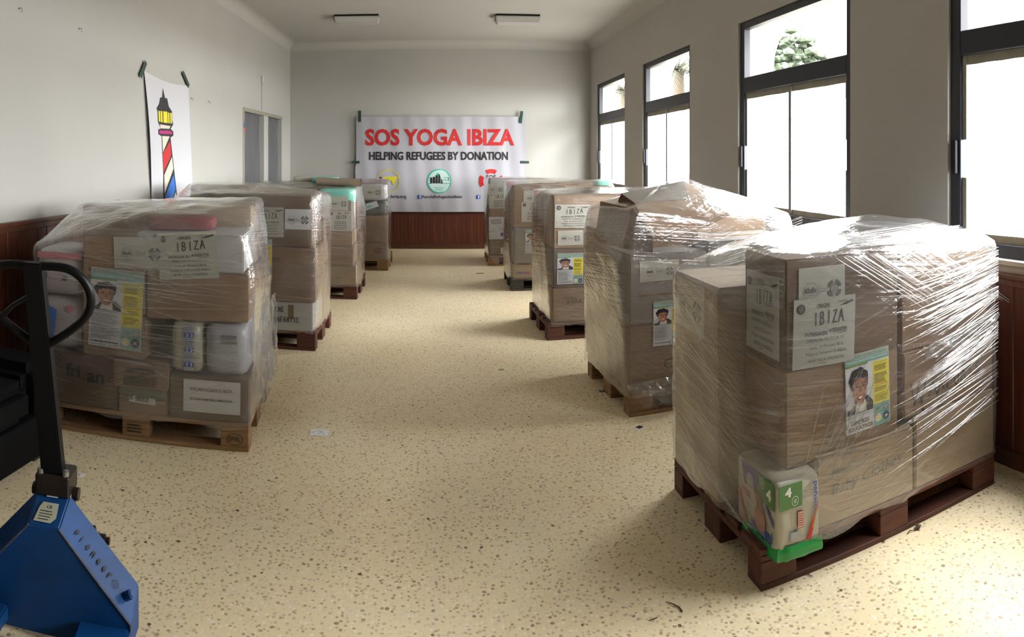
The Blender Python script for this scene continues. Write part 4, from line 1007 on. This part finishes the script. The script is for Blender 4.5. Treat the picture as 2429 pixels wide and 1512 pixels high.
# ---------------------------------------------------------------- R4
G4 = Pal(.776, 7.436, 0, 'R4')
pallet(G4, mat('dark_pallet_wood', (.06, .05, .04), .7, noise_amt=.4, scale=8, stretch=(1, 6, 6), hue_rand=.2), 'dark grey pallet under the fourth right stack')
z1, z2 = z_at(G4, 1235, 627), z_at(G4, 1235, 540)
c = carton(G4, .02, .5, 0, .4, .144, z1, M_card_l, 'cream-coloured crate-like box with dark stripe at bottom of the fourth right stack', tape=False)
a_ = G4.F(1226, 650); s = Sheet(); s.rect(0, 0, .14, .022, M_purple, 1); s.rect(.09, 0, .14, .022, M_mag, 2); s.rect(0, .10, .15, .12, M_ink, 1); onfront(c, s, 'print', a_[0], a_[1])
c = carton(G4, .04, .6, 0, .4, z1, z2, M_card_g, 'grey-brown carton with flyer in the middle of the fourth right stack')
a_, b_ = G4.F(1246, 601), G4.F(1246, 545); s = flyer_sheet(.20, b_[1]-a_[1]); onfront(c, s, 'flyer', a_[0], a_[1], off=.006)
c = carton(G4, .03, .6, 0, .4, z2, z_at(G4, 1250, 440), M_card, 'brown carton bearing two label sheets atop the fourth right stack')
a_, b_ = G4.F(1237, 527), G4.F(1280, 487); s = address_sheet(.29, .22, detail=False); onfront(c, s, 'address_label', a_[0], a_[1], off=.005)
a_ = G4.F(1242, 487); s = logos_sheet(.28, .16); onfront(c, s, 'label_sheet', a_[0], a_[1], off=.006)
back_fill(G4, [(.61, 1.18, 0, .4, .144, .62), (.61, 1.18, 0, .4, .622, 1.15), (.0, .6, .41, .8, .144, .7), (.6, 1.18, .41, .8, .144, .7), (.0, .6, .41, .8, .702, 1.20), (.6, 1.15, .41, .8, .702, 1.20)], 'fourth right stack')
carton(G4, 1.0, 1.18, .1, .35, 1.152, 1.215, M_mint, 'mint green pack on top of the fourth right stack', 'pack', soft=True, name='plastic_pack')
wrap(G4, 'clear stretch film around the fourth right stack', M_film, extra=[(-.04, .2, 1.0)], seed=6.6, z_bot=.125)

# ---------------------------------------------------------------- R3
H3 = Pal(.862, 5.40, radians(3), 'R3')
pallet(H3, M_woodr, 'red-brown pallet under the third right stack')
z1, z2, z3 = z_at(H3, 1350, 683), z_at(H3, 1350, 590), z_at(H3, 1350, 464)
c = carton(H3, .04, .62, 0, .4, .144, z1, M_card, 'brown carton with pen writing and pink print at bottom of the third right stack')
a_ = H3.F(1345, 722); s = Sheet(); hand(s, 'ROPA', 0, .13, 0, .03, M_ink, .005, tilt=.05); s.rect(.15, -.10, .28, -.02, M_pinkbag, 0); s.lines(-.03, .10, .04, .06, 2, M_ink, fill=.3); onfront(c, s, 'pen_lettering', a_[0], a_[1])
c = carton(H3, .05, .60, 0, .4, z1, z2, M_card_d, 'brown carton bearing the small flyer, third right stack', tape=False)
a_, b_ = H3.F(1321, 675), H3.F(1383, 599); s = flyer_sheet(b_[0]-a_[0], b_[1]-a_[1]); onfront(c, s, 'flyer', a_[0], a_[1], rot=-.01, off=.006)
c = carton(H3, .05, .60, 0, .4, z2, z3, M_card, 'brown carton bearing address and logo sheets atop the third right stack')
a_, b_ = H3.F(1323, 583), H3.F(1383, 546); s = logos_sheet(b_[0]-a_[0], b_[1]-a_[1]); onfront(c, s, 'label_sheet', a_[0], a_[1], off=.005)
a_, b_ = H3.F(1315, 541), H3.F(1398, 484); s = address_sheet(b_[0]-a_[0], b_[1]-a_[1]); onfront(c, s, 'address_label', a_[0], a_[1], rot=-.02, off=.007)
c = carton(H3, .63, 1.18, 0, .4, .144, .70, M_card, 'brown carton at lower right of the third right stack'); c = carton(H3, .63, 1.15, 0, .4, .702, 1.1, M_whitebag, 'white pack at upper right of the third right stack', 'pack', soft=True, name='plastic_pack')
back_fill(H3, [(.03, .6, .41, .8, .144, .7), (.6, 1.18, .41, .8, .144, .7), (.03, .6, .41, .8, .702, 1.19)], 'third right stack')
c = carton(H3, .6, 1.15, .41, .8, .702, 1.19, M_whitebag, 'white plastic nappy pack with blue oval, top back of the third right stack', 'nappy pack', soft=True, name='nappy_pack')
s = Sheet(); s.disc(.12, .03, .11, M_blue, 0, ry=.035); s.rect(-.05, .04, .02, .055, M_mag, 0); onfront(c, s, 'pack_print', .78, 1.10, off=.004)
wH = wrap(H3, 'clear stretch film around the third right stack', M_film, extra=[(.0, .1, .9), (-.01, .5, 1.15)], seed=7.7, z_bot=.12)

# ---------------------------------------------------------------- R2 (open carton lying on top)
J = Pal(1.068, 3.71, radians(5), 'R2')
pallet(J, M_wood, 'pine pallet under the second right stack, film trailing over it')
z1, z2 = z_at(J, 1540, 770), z_at(J, 1540, 603)
c = carton(J, .0, .5, 0, .42, .144, z1, M_card, 'brown carton with letter C print, bottom front left of the second right stack')
a_ = J.F(1576, 880); s = Sheet(); s.ring(.03, .04, .03, .006, M_ink, 0, a0=.6, a1=5.6); s.lines(-.02, .08, -.06, -.03, 2, M_ink, 0, fill=.3); onfront(c, s, 'print', a_[0], a_[1])
c = carton(J, .0, .5, 0, .42, z1, z2, M_card_g, 'grey-brown carton with logo sheet and flyer, second right stack', tape=False)
a_, b_ = J.F(1517, 670), J.F(1592, 616); s = logos_sheet(.25, b_[1]-a_[1]); onfront(c, s, 'label_sheet', a_[0], a_[1], off=.005)
a_, b_ = J.F(1515, 706), J.F(1592, 697); s = Sheet(); s.rect(0, 0, .3, b_[1]-a_[1]+.008, M_ptape, 0); onfront(c, s, 'tape', a_[0], a_[1], off=.002)
a_, b_ = J.F(1549, 822), J.F(1592, 712); s = flyer_sheet(.19, b_[1]-a_[1]); onfront(c, s, 'flyer', a_[0], a_[1], off=.008)
c = carton(J, .51, 1.18, 0, .42, .144, .62, M_card, 'large brown carton, bottom right of the second right stack'); c = carton(J, .51, 1.15, 0, .42, .622, .98, M_card_g, 'grey-brown carton, upper right of the second right stack')
back_fill(J, [(.0, .6, .43, .85, .144, .6), (.6, 1.18, .43, .85, .144, .6), (.0, .6, .43, .85, .602, 1.02), (.6, 1.18, .43, .85, .602, 1.08)], 'second right stack')
# the slumped open carton on top: a gabled box with raised flap
root = empty('open_carton', J.M @ Matrix.Translation((.10, .0, z2+.004)) @ Matrix.Rotation(.05, 4, 'Z')); tag(root, 'crushed brown carton with raised flap slumped on top of the second right stack', 'carton')
H_ = 1.165-z2
def shell(name, pts, m, par, t=.005):
    bm = bmesh.new(); vs = [bm.verts.new(p) for p in pts]; f = bm.faces.new(vs); r_ = bmesh.ops.extrude_face_region(bm, geom=[f]); bm.normal_update()
    nn = f.normal.copy()
    for g_ in r_['geom']:
        if isinstance(g_, bmesh.types.BMVert): g_.co += nn*t
    bmesh.ops.recalc_face_normals(bm, faces=bm.faces); return finish(name, bm, m, par)
shell('front_panel', [(.04, -.01, .10), (.34, -.01, .11), (.60, .03, .20), (.62, .14, .29), (-.02, .12, .29)], M_card, root)
shell('lower_edge', [(.04, -.01, .10), (.34, -.01, .11), (.35, .02, .04), (.05, .02, .03)], M_card, root)
shell('left_panel', [(-.06, .04, .26), (.04, -.01, .10), (.06, .03, .0), (-.10, .14, .02)], M_card_d, root)
shell('side_panel', [(-.06, .04, .26), (-.10, .14, .02), (-.10, .55, .02), (-.06, .55, .27)], M_card, root)
shell('top_flap', [(-.02, .12, .29), (.36, .13, .30), (.44, .36, .40), (.0, .36, .33)], M_card_g, root)
shell('top_flap', [(.36, .13, .30), (.62, .14, .29), (.56, .30, .345), (.44, .36, .40)], M_card, root)
shell('inner_flap', [(.44, .36, .40), (.56, .30, .34), (.66, .40, .30), (.46, .50, .30)], M_card_d, root)
shell('back_panel', [(.0, .36, .33), (.44, .36, .40), (.46, .60, .10), (.0, .60, .10)], M_card, root)
J.pts += [Vector((.02, .0, z2+.26)), Vector((.5, .35, z2+.42)), Vector((.55, .36, z2+.41)), Vector((.70, .05, z2+.22)), Vector((1.16, .1, 1.12)), Vector((1.17, .6, 1.15)), Vector((.12, .0, z2+.13))]
wJ = wrap(J, 'clear stretch film over the second right stack with its open carton', M_film, extra=[(-.03, .1, .9), (-.03, .75, .9), (-.02, .7, 1.15)], seed=9.4, z_bot=.10)
sg = []
for i in range(46):
    t = i/45; p0 = Vector((.35+.25*random.random(), -.022, .90-.22*t)); p1 = Vector((1.19, -.022, 1.10-.42*t+random.uniform(-.02, .02))); sg.append((p0.lerp(p1, random.uniform(0, .25)), p1))
strands(wJ, sg, .0022)
crumple(wJ, (-.03, -.035, .20), (.30, 0, .02), (.05, -.05, -.13), 20, 12, .03, 5)
crumple(wJ, (.10, -.03, .16), (.40, 0, 0), (.05, -.02, -.10), 22, 10, .02, 6)

# ---------------------------------------------------------------- R1: front right pallet
K1 = Pal(1.06, 2.06, radians(2), 'R1')
pallet(K1, M_woodr, 'dark red-brown pallet under the front right stack')
c = carton(K1, .0, .45, .34, .80, .144, .985, M_card_l, 'tall pale carton at the left rear of the front right stack', tape=False)
s = logos_sheet(.30, .21); onleft(c, s, 'label_sheet', .77, .76, rot=-.02, off=.004)
c = carton(K1, .11, .64, .02, .335, .382, .735, M_card, 'brown carton bearing the flyer on front right stack', tape=False)
s = flyer_sheet(.215, .30, centros=True); onfront(c, s, 'flyer', .378, .445, rot=.035, off=.005, label='CENTROS EDUCATIVOS flyer with a child\'s photo')
c = carton(K1, .11, .64, .02, .335, .737, 1.13, M_card_d, 'dark brown carton with two label sheets, at top corner of front right stack', tape=False)
s = logos_sheet(.205, .16, mat('dull_label_paper', (.36, .36, .32), .6)); onfront(c, s, 'label_sheet', .165, .935, off=.004)
s = address_sheet(.275, .25, mat('dull_label_paper', (.36, .36, .32), .6)); onfront(c, s, 'address_label', .135, .735, rot=-.03, off=.008)
s = address_sheet(.25, .30, mat('dull_label_paper', (.36, .36, .32), .6)); onleft(c, s, 'address_label', .31, .76, off=.004)
carton(K1, .66, 1.19, .03, .335, .70, 1.11, M_card, 'brown carton at the top right of the front right stack')
c = carton(K1, .66, 1.21, .015, .335, .435, .698, M_card, 'brown carton with pen lettering, right middle of front right stack')
s = Sheet(); s.stroke([(0, .09), (.02, .0), (.04, .07), (.06, .0), (.085, .10)], .005, M_ink); s.stroke([(.10, .02), (.12, .08), (.15, .01), (.17, .07), (.19, .03)], .005, M_ink); s.stroke([(.06, -.10), (.065, -.02), (.09, -.05), (.10, -.10)], .006, M_ink); hand(s, 'COATS', .20, .42, .02, .07, M_ink, .005, tilt=.15); s.ring(.40, .17, .016, .003, M_ink, 2); s.ring(.45, .19, .016, .003, M_ink, 2); onfront(c, s, 'pen_lettering', .70, .48)
c = carton(K1, .23, .705, .0, .335, .144, .403, M_card_l, 'pale carton hand-lettered Baby Clothes at bottom of front right stack', tape=False)
s = Sheet(); s.text('Baby Clothes', 0, .34, 0, .055, M_grey_ink, 2, shear=.3, bold=-.004, rot=.10); s.text('Female M', .0, .19, .075, .115, M_mid_ink, 2, shear=.3, bold=-.004, rot=.10); s.text('UK', .06, .12, .15, .18, M_mid_ink, 2, shear=.3, rot=.1); onfront(c, s, 'pen_lettering', .30, .235)
carton(K1, .71, 1.20, .0, .335, .144, .433, M_card_l, 'pale carton at the bottom right corner of the front right stack', tape=False)
back_fill(K1, [(.46, .82, .345, .80, .144, .65), (.83, 1.18, .345, .80, .144, .65), (.46, .82, .345, .80, .652, 1.12)], 'front right stack')
carton(K1, .83, 1.17, .345, .78, .652, 1.17, M_silver, 'grey plastic sack on top at the rear of front right stack', 'sack', soft=True, name='plastic_sack')
# nappy bag on the corner
def nappy_bag():
    u0, u1, v0, v1, z0, z1 = .035, .218, -.045, .255, .128, .380
    M = K1.M; w = u1-u0; d = v1-v0; h = z1-z0
    bm = bmesh.new(); n = 9
    bbox(bm, u0, u1, v0, v1, z0, z1); bmesh.ops.subdivide_edges(bm, edges=bm.edges[:], cuts=11, use_grid_fill=True)
    cen = Vector(((u0+u1)/2, (v0+v1)/2, (z0+z1)/2))
    for v in bm.verts:
        q = v.co-cen; x, y, z = q.x/(w/2), q.y/(d/2), q.z/(h/2); e_ = (abs(x)**12+abs(y)**12+abs(z)**12)**(1/12); k = 1/e_ if e_ > 1 else 1
        v.co = cen+Vector((q.x*k, q.y*k, q.z*k))*(1+.02*noise.noise(v.co*18))
    o = finish('nappy_bag', bm, M_creambag, None, M, smooth=True)
    tag(o, 'white and green nappy bag on front corner of the front right pallet', 'nappy bag')
    # green gathered bottom edge
    bm = bmesh.new(); pts = []
    for i in range(21):
        t = i/20
        p = Vector((u0-.004, v1*.75+(v0-v1*.75)*min(1, t*2), 0)) if t < .5 else Vector((u0+(u1-u0)*(t-.5)*2, v0-.004, 0))
        if abs(t-.5) < .06: p += Vector((.008, .008, 0))
        pts.append(p)
    rows = [(0.0, .158), (.005, .142), (.010, .124), (.004, .110)]
    out = []
    for dz in rows:
        out.append([bm.verts.new(p+Vector((-dz[0] if i <= 10 else 0, -dz[0] if i >= 10 else 0, dz[1]+.004*noise.noise(Vector((i*.8, dz[1]*40, 1)))))) for i, p in enumerate(pts)])
    for a in range(3):
        for b in range(20): bm.faces.new((out[a][b], out[a][b+1], out[a+1][b+1], out[a+1][b]))
    finish('green_base_seal', bm, M_green, o, smooth=True)
    # prints
    s = Sheet(); s.rect(.0, .17, .125, .262, M_dgreen, 0); s.text('4', .03, .065, .215, .25, M_white_ink, 1, bold=.05); s.ring(.085, .195, .018, .002, M_white_ink, 1); s.text('60', .078, .092, .187, .203, M_white_ink, 1)
    s.text('pañales', .185, .305, .245, .275, M_blue, 1, bold=.01, rot=-pi/2)
    s.poly([(.150, .035), (.172, .03), (.215, .15), (.212, .18)], M_red, 1); s.poly([(.178, .075), (.188, .073), (.205, .13), (.204, .145)], M_orange, 2)
    s.rect(.10, .09, .128, .15, M_cream, 1); s.stroke([(.10, .09), (.128, .09), (.128, .15), (.10, .15), (.10, .09)], .002, M_red, 2); s.lines(.103, .125, .095, .145, 6, M_red, 2, fill=.5, rnd=.1)
    s.rect(.06, .05, .105, .08, M_silver, 1)
    s.build('front_print', o, Matrix.Translation((u0+.008, v0-.006, z0+.0)) @ Matrix.Rotation(pi/2, 4, 'X') @ Matrix.Diagonal((.74, .93, 1, 1)))
    s = Sheet(); s.rect(.20, .165, .33, .262, M_dgreen, 0); s.text('4', .27, .31, .19, .235, M_white_ink, 1, bold=.05); s.ring(.235, .235, .02, .002, M_white_ink, 1); s.text('60', .225, .245, .226, .244, M_white_ink, 1)
    s.poly([(.05, .262), (.195, .262), (.195, .20), (.08, .175)], M_purple, 0)
    s.disc(.13, .205, .030, M_silver, 1)
    s.poly([(.16, .20), (.205, .19), (.255, .13), (.27, .085), (.235, .05), (.19, .055), (.175, .10), (.19, .14)], M_skin2, 2); s.disc(.22, .085, .045, M_skin, 3, ry=.035)
    s.poly([(.255, .16), (.33, .10), (.33, .12), (.26, .175)], M_purple, 1)
    s.text('pañales', .315, .135, .080, .022, M_blue, 2, bold=.02)
    s.poly([(.02, .145), (.045, .13), (.13, -.0), (.10, .01)], M_red, 1); s.poly([(.045, .115), (.058, .105), (.10, .035), (.09, .035)], M_orange, 2)
    s.rect(.05, .135, .12, .155, M_pinkbag, 1)
    s.build('side_print', o, Matrix.Translation((u0-.004, v1-.005, z0+.0)) @ Matrix.Rotation(-pi/2, 4, 'Z') @ Matrix.Rotation(pi/2, 4, 'X') @ Matrix.Diagonal((.86, .93, 1, 1)))
    K1.pts.extend([Vector((u0+.01, v0+.015, .25)), Vector((u0, v1, .25)), Vector((u1, v0, .25))])
    return o
nappy_bag()
wK = wrap(K1, 'clear stretch film with bright streaks around the front right stack', M_film, seed=4.4, z_bot=.16, extra=[(.95, .6, 1.20), (1.20, .0, 1.115), (-.01, .75, 1.0)], amp=.005)
sg = []
for i in range(95):      # fan from the upper right corner
    t = random.random(); y_ = -.030
    sg.append(((.60+.35*random.random(), y_, 1.02-.50*t+random.uniform(-.02, .02)), (1.203, y_+.010, 1.08-.42*t+random.uniform(-.015, .015))))
for i in range(34):      # steep diagonals off the top edge
    x_ = .30+.5*random.random(); L = random.uniform(.2, .5); sg.append(((x_, -.012, 1.125), (x_+L, -.025, 1.125-L*.62)))
for i in range(22):
    z_ = random.uniform(.30, .62); sg.append(((.5+.3*random.random(), -.030, z_-.05), (1.20, -.020, z_+.06+random.uniform(0, .05))))
for i in range(14):
    x_ = .13+.3*random.random(); sg.append(((x_, -.03, .36), (x_+random.uniform(.1, .25), -.025, .36+random.uniform(.2, .4))))
strands(wK, sg, .0019)
sl = []
for i in range(30):
    z_ = random.uniform(.25, .95); sl.append(((-.030, .80, z_), (-.030, .02+.1*random.random(), max(.2, z_-random.uniform(.05, .3)))))
strands(wK, sl, .0010)
st = []
for i in range(60):
    a_ = random.uniform(.15, .5); b_ = random.uniform(.05, .30); st.append(((a_, b_, 1.148), (1.18, b_+random.uniform(-.1, .25), 1.15+random.uniform(-.01, .02))))
strands(wK, st, .0030)
crumple(wK, (.72, -.035, .73), (.50, .02, .06), (.0, .005, -.07), 40, 8, .016, 12, name='bunched_film_band', taper=.2, m=M_strand)

# ================================================================ sofa on the left
sf = empty('sofa', Matrix.Translation((-2.14, 1.80, 0))); tag(sf, 'low black upholstered sofa against the left wall behind the pallet jack', 'sofa')
box('base', -.29, .30, -1.15, 1.02, .03, .235, M_sofa, sf, bev=.02, seg=3, smooth=True)
for i in range(3):
    y_ = -1.13+i*.66; bm = bmesh.new(); bbox(bm, -.27, .33, y_, y_+.65, .24, .435); bmesh.ops.bevel(bm, geom=bm.edges[:], offset=.055, segments=4, affect='EDGES'); finish('seat_cushion', bm, M_sofa, sf, smooth=True)
bm = bmesh.new(); bbox(bm, -.30, .27, .87, 1.13, .03, .475); bmesh.ops.bevel(bm, geom=bm.edges[:], offset=.05, segments=4, affect='EDGES'); finish('armrest', bm, M_sofa, sf, smooth=True)
for sx in (-.24, .24):
    for sy in (-1.05, .95): box('foot', sx-.025, sx+.025, sy-.025, sy+.025, 0, .03, M_rubber, sf)

# ================================================================ pallet jack
jb = radians(15)
jk = empty('pallet_jack', Matrix.Translation((-1.161, 1.738, 0)) @ Matrix.Rotation(jb, 4, 'Z')); tag(jk, 'blue hand pallet jack with black loop handle in the left foreground', 'pallet jack')
zt, zb, ht, hb, dp = .350, .095, .050, .275, .105
def jm(name, polys, m, smooth=False, bev=0):
    bm = bmesh.new()
    for p in polys: bm.faces.new([bm.verts.new(q) for q in p])
    bmesh.ops.remove_doubles(bm, verts=bm.verts[:], dist=1e-5); bmesh.ops.recalc_face_normals(bm, faces=bm.faces)
    if bev: bmesh.ops.bevel(bm, geom=[e_ for e_ in bm.edges if not e_.is_boundary], offset=bev, segments=2, affect='EDGES')
    return finish(name, bm, m, jk, smooth=smooth)
at, bt = .030, .405      # apex half width, apex height at the back
TL, TR, BL, BR = (-ht, 0, zt), (ht, 0, zt), (-hb, 0, zb), (hb, 0, zb)
TLb, TRb, BLb, BRb = (-at-.025, dp, bt), (at+.025, dp, bt), (-hb-.005, dp, zb+bt-zt), (hb+.005, dp, zb+bt-zt)
jm('front_plate', [[BL, BR, TR, TL], [TL, TR, TRb, TLb], [TR, BR, BRb, TRb], [BL, TL, TLb, BLb], [BR, (hb, 0, .018), (hb+.005, dp, .018), BRb], [BL, (-hb, 0, .018), (-hb-.005, dp, .018), BLb], [(-hb, 0, .018), (hb, 0, .018), BR, BL]], M_bluep, bev=.004)
# side web edge and worn rim
for sg_ in (-1, 1):
    bm = bmesh.new(); tube(bm, [(sg_*ht, .001, zt-.001), (sg_*(ht+.5*(hb-ht)), -.001, (zt+zb)/2), (sg_*hb, -.001, zb), (sg_*hb, -.001, .04)], .0035, 6); finish('worn_rim', bm, M_rust, jk)
# rating plate on the sloped cap
nrm_a = atan2(bt-zt, dp)
s = Sheet(); s.poly([(-.036, .0), (.020, .0), (.034, .018), (.030, .068), (-.022, .068), (-.030, .05)], M_plate, 0)
s.text('CE', -.006, .012, .048, .058, M_ink, 1)
s.lines(-.024, .02, .005, .042, 4, M_ink, 1, fill=.3)
s.build('rating_plate', jk, Matrix.Translation((0, .008, zt+.010)) @ Matrix.Rotation(nrm_a, 4, 'X'))
s = Sheet(); s.rect(-.018, .092, .02, .098, M_white_ink, 0); s.build('sticker', jk, Matrix.Translation((0, .004, zt+.008)) @ Matrix.Rotation(nrm_a, 4, 'X'))
# lettering down the right flange
A_, B_, C_ = Vector(TR), Vector(BR), Vector(TRb)
U_ = (B_-A_).normalized(); Nn = U_.cross((C_-A_)).normalized()
if Nn.z < 0: Nn = -Nn
V_ = Nn.cross(U_)
s = Sheet(); x_ = .045
for ch in 'pioneer':
    s.text(ch, x_, x_+(.012 if ch != 'i' else .004), .036, .056, M_ink, 0, bold=.03); x_ += .026
s.ring(x_+.010, .046, .012, .002, M_ink, 0); s.text('S', x_+.006, x_+.014, .041, .051, M_ink, 0)
Mx = Matrix((U_, V_, Nn)).transposed().to_4x4(); Mx.translation = A_+Nn*.005; s.build('lettering', jk, Mx)
# hinge stud on the flange, forks, wheels, pump
bm = bmesh.new(); c0 = A_+U_*.285+V_*.05; cyl(bm, c0, c0+Nn*.03, .014, 16); cyl(bm, c0+Nn*.03, c0+Nn*.033, .010, 16); finish('pivot_stud', bm, M_bluep, jk, smooth=True)
for sg_ in (-1, 1):
    bm = bmesh.new(); bbox(bm, sg_*.195-.08, sg_*.195+.08, -1.15, .0, .035, .085)
    for v in bm.verts:
        if v.co.y < -1: v.co.x = sg_*.195+(v.co.x-sg_*.195)*.6; v.co.z = .04 if v.co.z < .05 else .07
    bmesh.ops.bevel(bm, geom=bm.edges[:], offset=.006, segments=2, affect='EDGES'); finish('fork', bm, M_bluep, jk)
    bm = bmesh.new(); cyl(bm, (sg_*.195-.04, -.98, .038), (sg_*.195+.04, -.98, .038), .038, 20); finish('load_wheel', bm, M_rubber, jk, smooth=True)
    bm = bmesh.new(); cyl(bm, (sg_*.055-.022, .20, .09), (sg_*.055+.022, .20, .09), .09, 28); finish('steer_wheel', bm, M_rubber, jk, smooth=True)
bm = bmesh.new(); cyl(bm, (0, .16, .18), (0, .16, .40), .055, 24); bbox(bm, -.075, .075, .10, .22, .17, .25, .01); cyl(bm, (0, .16, .06), (0, .16, .18), .03, 16); finish('hydraulic_pump', bm, M_grease, jk, smooth=True)
bm = bmesh.new(); bbox(bm, .06, .12, .15, .20, .20, .27, .008, 2); cyl(bm, (.12, .175, .235), (.155, .175, .235), .02, 16); cyl(bm, (.155, .175, .235), (.17, .175, .235), .012, 12); finish('release_valve', bm, M_grease, jk)
bm = bmesh.new(); bbox(bm, -.058, .058, .085, .185, .40, .47, .006); finish('handle_clamp', bm, M_grease, jk)
bm = bmesh.new(); cyl(bm, (-.078, .13, .40), (.078, .13, .40), .020, 16); cyl(bm, (.058, .13, .325), (.085, .13, .325), .014, 12); bbox(bm, .040, .060, .10, .16, .27, .41, .004); finish('clamp_pin', bm, M_grease, jk, smooth=True)
for sx in (-.042, .042):
    bm = bmesh.new(); cyl(bm, (sx, .10, .468), (sx, .10, .484), .012, 12); cyl(bm, (sx, .10, .484), (sx, .10, .486), .006, 6); finish('clamp_bolt', bm, M_bolt, jk, smooth=True)
hb0, hb1 = Vector((-.004, .12, .455)), Vector((-.02, -.035, 1.175)); dv = hb1-hb0
bm = bmesh.new(); fs = bbox(bm, -.034, .034, -.022, .022, 0, 1, 0)
for v in bm.verts:
    t = v.co.z; w = 1.08-.20*t; v.co = hb0+dv*t+Vector((v.co.x*w, v.co.y, 0))
bmesh.ops.bevel(bm, geom=bm.edges[:], offset=.004, segments=2, affect='EDGES'); finish('handle_shaft', bm, M_black, jk)
dn = dv.normalized(); side = Vector((1, 0, 0)); loop = []
def hp(x, d): return hb1+side*x-dn*d
ctrl = [(0, .012), (.075, .010), (.115, .016), (.15, .040), (.170, .075), (.175, .115), (.165, .150), (.14, .185), (.09, .225), (.03, .268), (0, .285)]
sm = []
for a, b in zip(ctrl, ctrl[1:]):
    for k in range(4): t = k/4; sm.append((a[0]+(b[0]-a[0])*t, a[1]+(b[1]-a[1])*t))
sm.append(ctrl[-1])
for _ in range(3): sm = [sm[0]]+[((sm[i-1][0]+sm[i][0]*2+sm[i+1][0])/4, (sm[i-1][1]+sm[i][1]*2+sm[i+1][1])/4) for i in range(1, len(sm)-1)]+[sm[-1]]
pts = [hp(x, d) for x, d in sm]+[hp(-x, d) for x, d in sm[::-1][1:-1]]
bm = bmesh.new(); tube(bm, pts, .0135, 14, closed=True); finish('handle_loop', bm, M_black, jk, smooth=True)
bm = bmesh.new(); tube(bm, [hp(-.02, .11)+Vector((0, -.02, 0)), hp(-.07, .14)+Vector((0, -.03, 0)), hp(-.11, .18)+Vector((0, -.03, 0))], [.008, .007, .010], 8); finish('control_lever', bm, M_black, jk, smooth=True)

# ================================================================ litter on the floor
def litter(name, x, y, pts, m, label, cat, rot=0, h=.0015, extra=None):
    p = on_floor(x, y); s = Sheet(); s.poly(pts, M_bright if m is M_paper else m, 0)
    bm = s.bm0; r_ = bmesh.ops.extrude_face_region(bm, geom=bm.faces[:])
    for g_ in r_['geom']:
        if isinstance(g_, bmesh.types.BMVert): g_.co.z += h
    if extra: extra(s)
    bmesh.ops.recalc_face_normals(bm, faces=bm.faces)
    o = s.build(name, None, Matrix.Translation((p.x, p.y, .0006)) @ Matrix.Rotation(rot, 4, 'Z')); tag(o, label, cat); return o
litter('paper_scrap', 757, 1027, [(-.048, -.04), (.05, -.045), (.055, .04), (-.045, .045)], M_paper, 'crumpled white paper square on the floor right of the front left pallet', 'paper', .15,
       extra=lambda s: (s.stroke([(-.04, -.01), (.0, .02), (.03, -.03)], .002, M_grey_ink, 4), s.stroke([(-.01, -.03), (.02, .015)], .002, M_grey_ink, 4)))
litter('photo_print', 1517, 1015, [(-.022, -.02), (.022, -.02), (.022, .02), (-.022, .02)], M_paper, 'small dark print with white border on the floor in the aisle', 'print', .5, extra=lambda s: s.rect(-.018, -.016, .018, .016, M_ink, 4))
litter('paper_scrap', 1428, 929, [(-.015, -.018), (.015, -.018), (.017, .016), (-.015, .018)], M_ink, 'tiny dark and white scrap on floor beside second right pallet', 'scrap', .4, extra=lambda s: s.stroke([(-.012, -.012), (.012, .012)], .005, M_paper, 4))
litter('barcode_label', 181, 1126, [(-.038, -.018), (.032, -.018), (.042, .018), (-.03, .018)], M_paper, 'white barcode slip on the floor behind the pallet jack', 'label', .1,
       extra=lambda s: ([s.rect(-.026+i*.0045, -.013, -.0235+i*.0045, .010, M_ink, 4) for i in range(7)], s.text('B', .012, .022, -.01, .004, M_ink, 4)))
litter('paper_scrap', 1188, 877, [(-.022, -.014), (.012, -.02), (.024, .006), (-.004, .014)], M_greenscrap, 'small green scrap on the floor in the middle of the aisle', 'scrap')
litter('dark_scrap', 1138, 649, [(-.05, -.015), (.05, -.018), (.05, .012), (-.05, .015)], M_ink, 'dark flat scrap on the floor at the far end of the aisle', 'scrap')
def twig(x, y, pts, r, label, nm='twig', leaf=False):
    p = on_floor(x, y); bm = bmesh.new(); tube(bm, [(a, b, .004+c) for a, b, c in pts], r, 6)
    o = finish(nm, bm, M_leaf, None, Matrix.Translation((p.x, p.y, 0)), smooth=True); tag(o, label, nm)
    if leaf:
        bm = bmesh.new(); V = [bm.verts.new(q) for q in ((.01, -.005, .004), (.03, -.014, .012), (.052, .0, .006), (.034, .014, .016))]; bm.faces.new(V); W2 = [bm.verts.new(q.co+Vector((0, 0, .001))) for q in V]; bm.faces.new(W2[::-1])
        finish('leaf', bm, M_leaf, o)
twig(1600, 1441, [(-.02, .03, 0), (-.002, .008, .002), (.012, -.012, 0), (.014, -.034, 0)], [.001, .0018, .0025, .003], 'dark curved twig on the floor at bottom, left of the front right pallet')
twig(1462, 1294, [(.012, .012, 0), (-.002, .004, 0), (-.012, -.016, 0)], [.001, .0012, .0012], 'small brown twig on the floor in the shadow of the front right pallet')
twig(1549, 1472, [(-.016, -.003, 0), (.016, .003, 0)], [.0012, .0015], 'thin short twig lying on the floor at the bottom edge')
twig(2163, 1262, [(-.03, -.006, 0), (-.01, .0, .004), (.012, -.006, 0)], [.001, .0022, .0015], 'dry leaf with stem on the floor beside the front right pallet', 'dry_leaf', True)
twig(1922, 1368, [(-.01, .02, 0), (.004, -.01, 0)], [.001, .0015], 'thin twig on the floor under the front edge of the front right pallet')

bpy.context.view_layer.update()
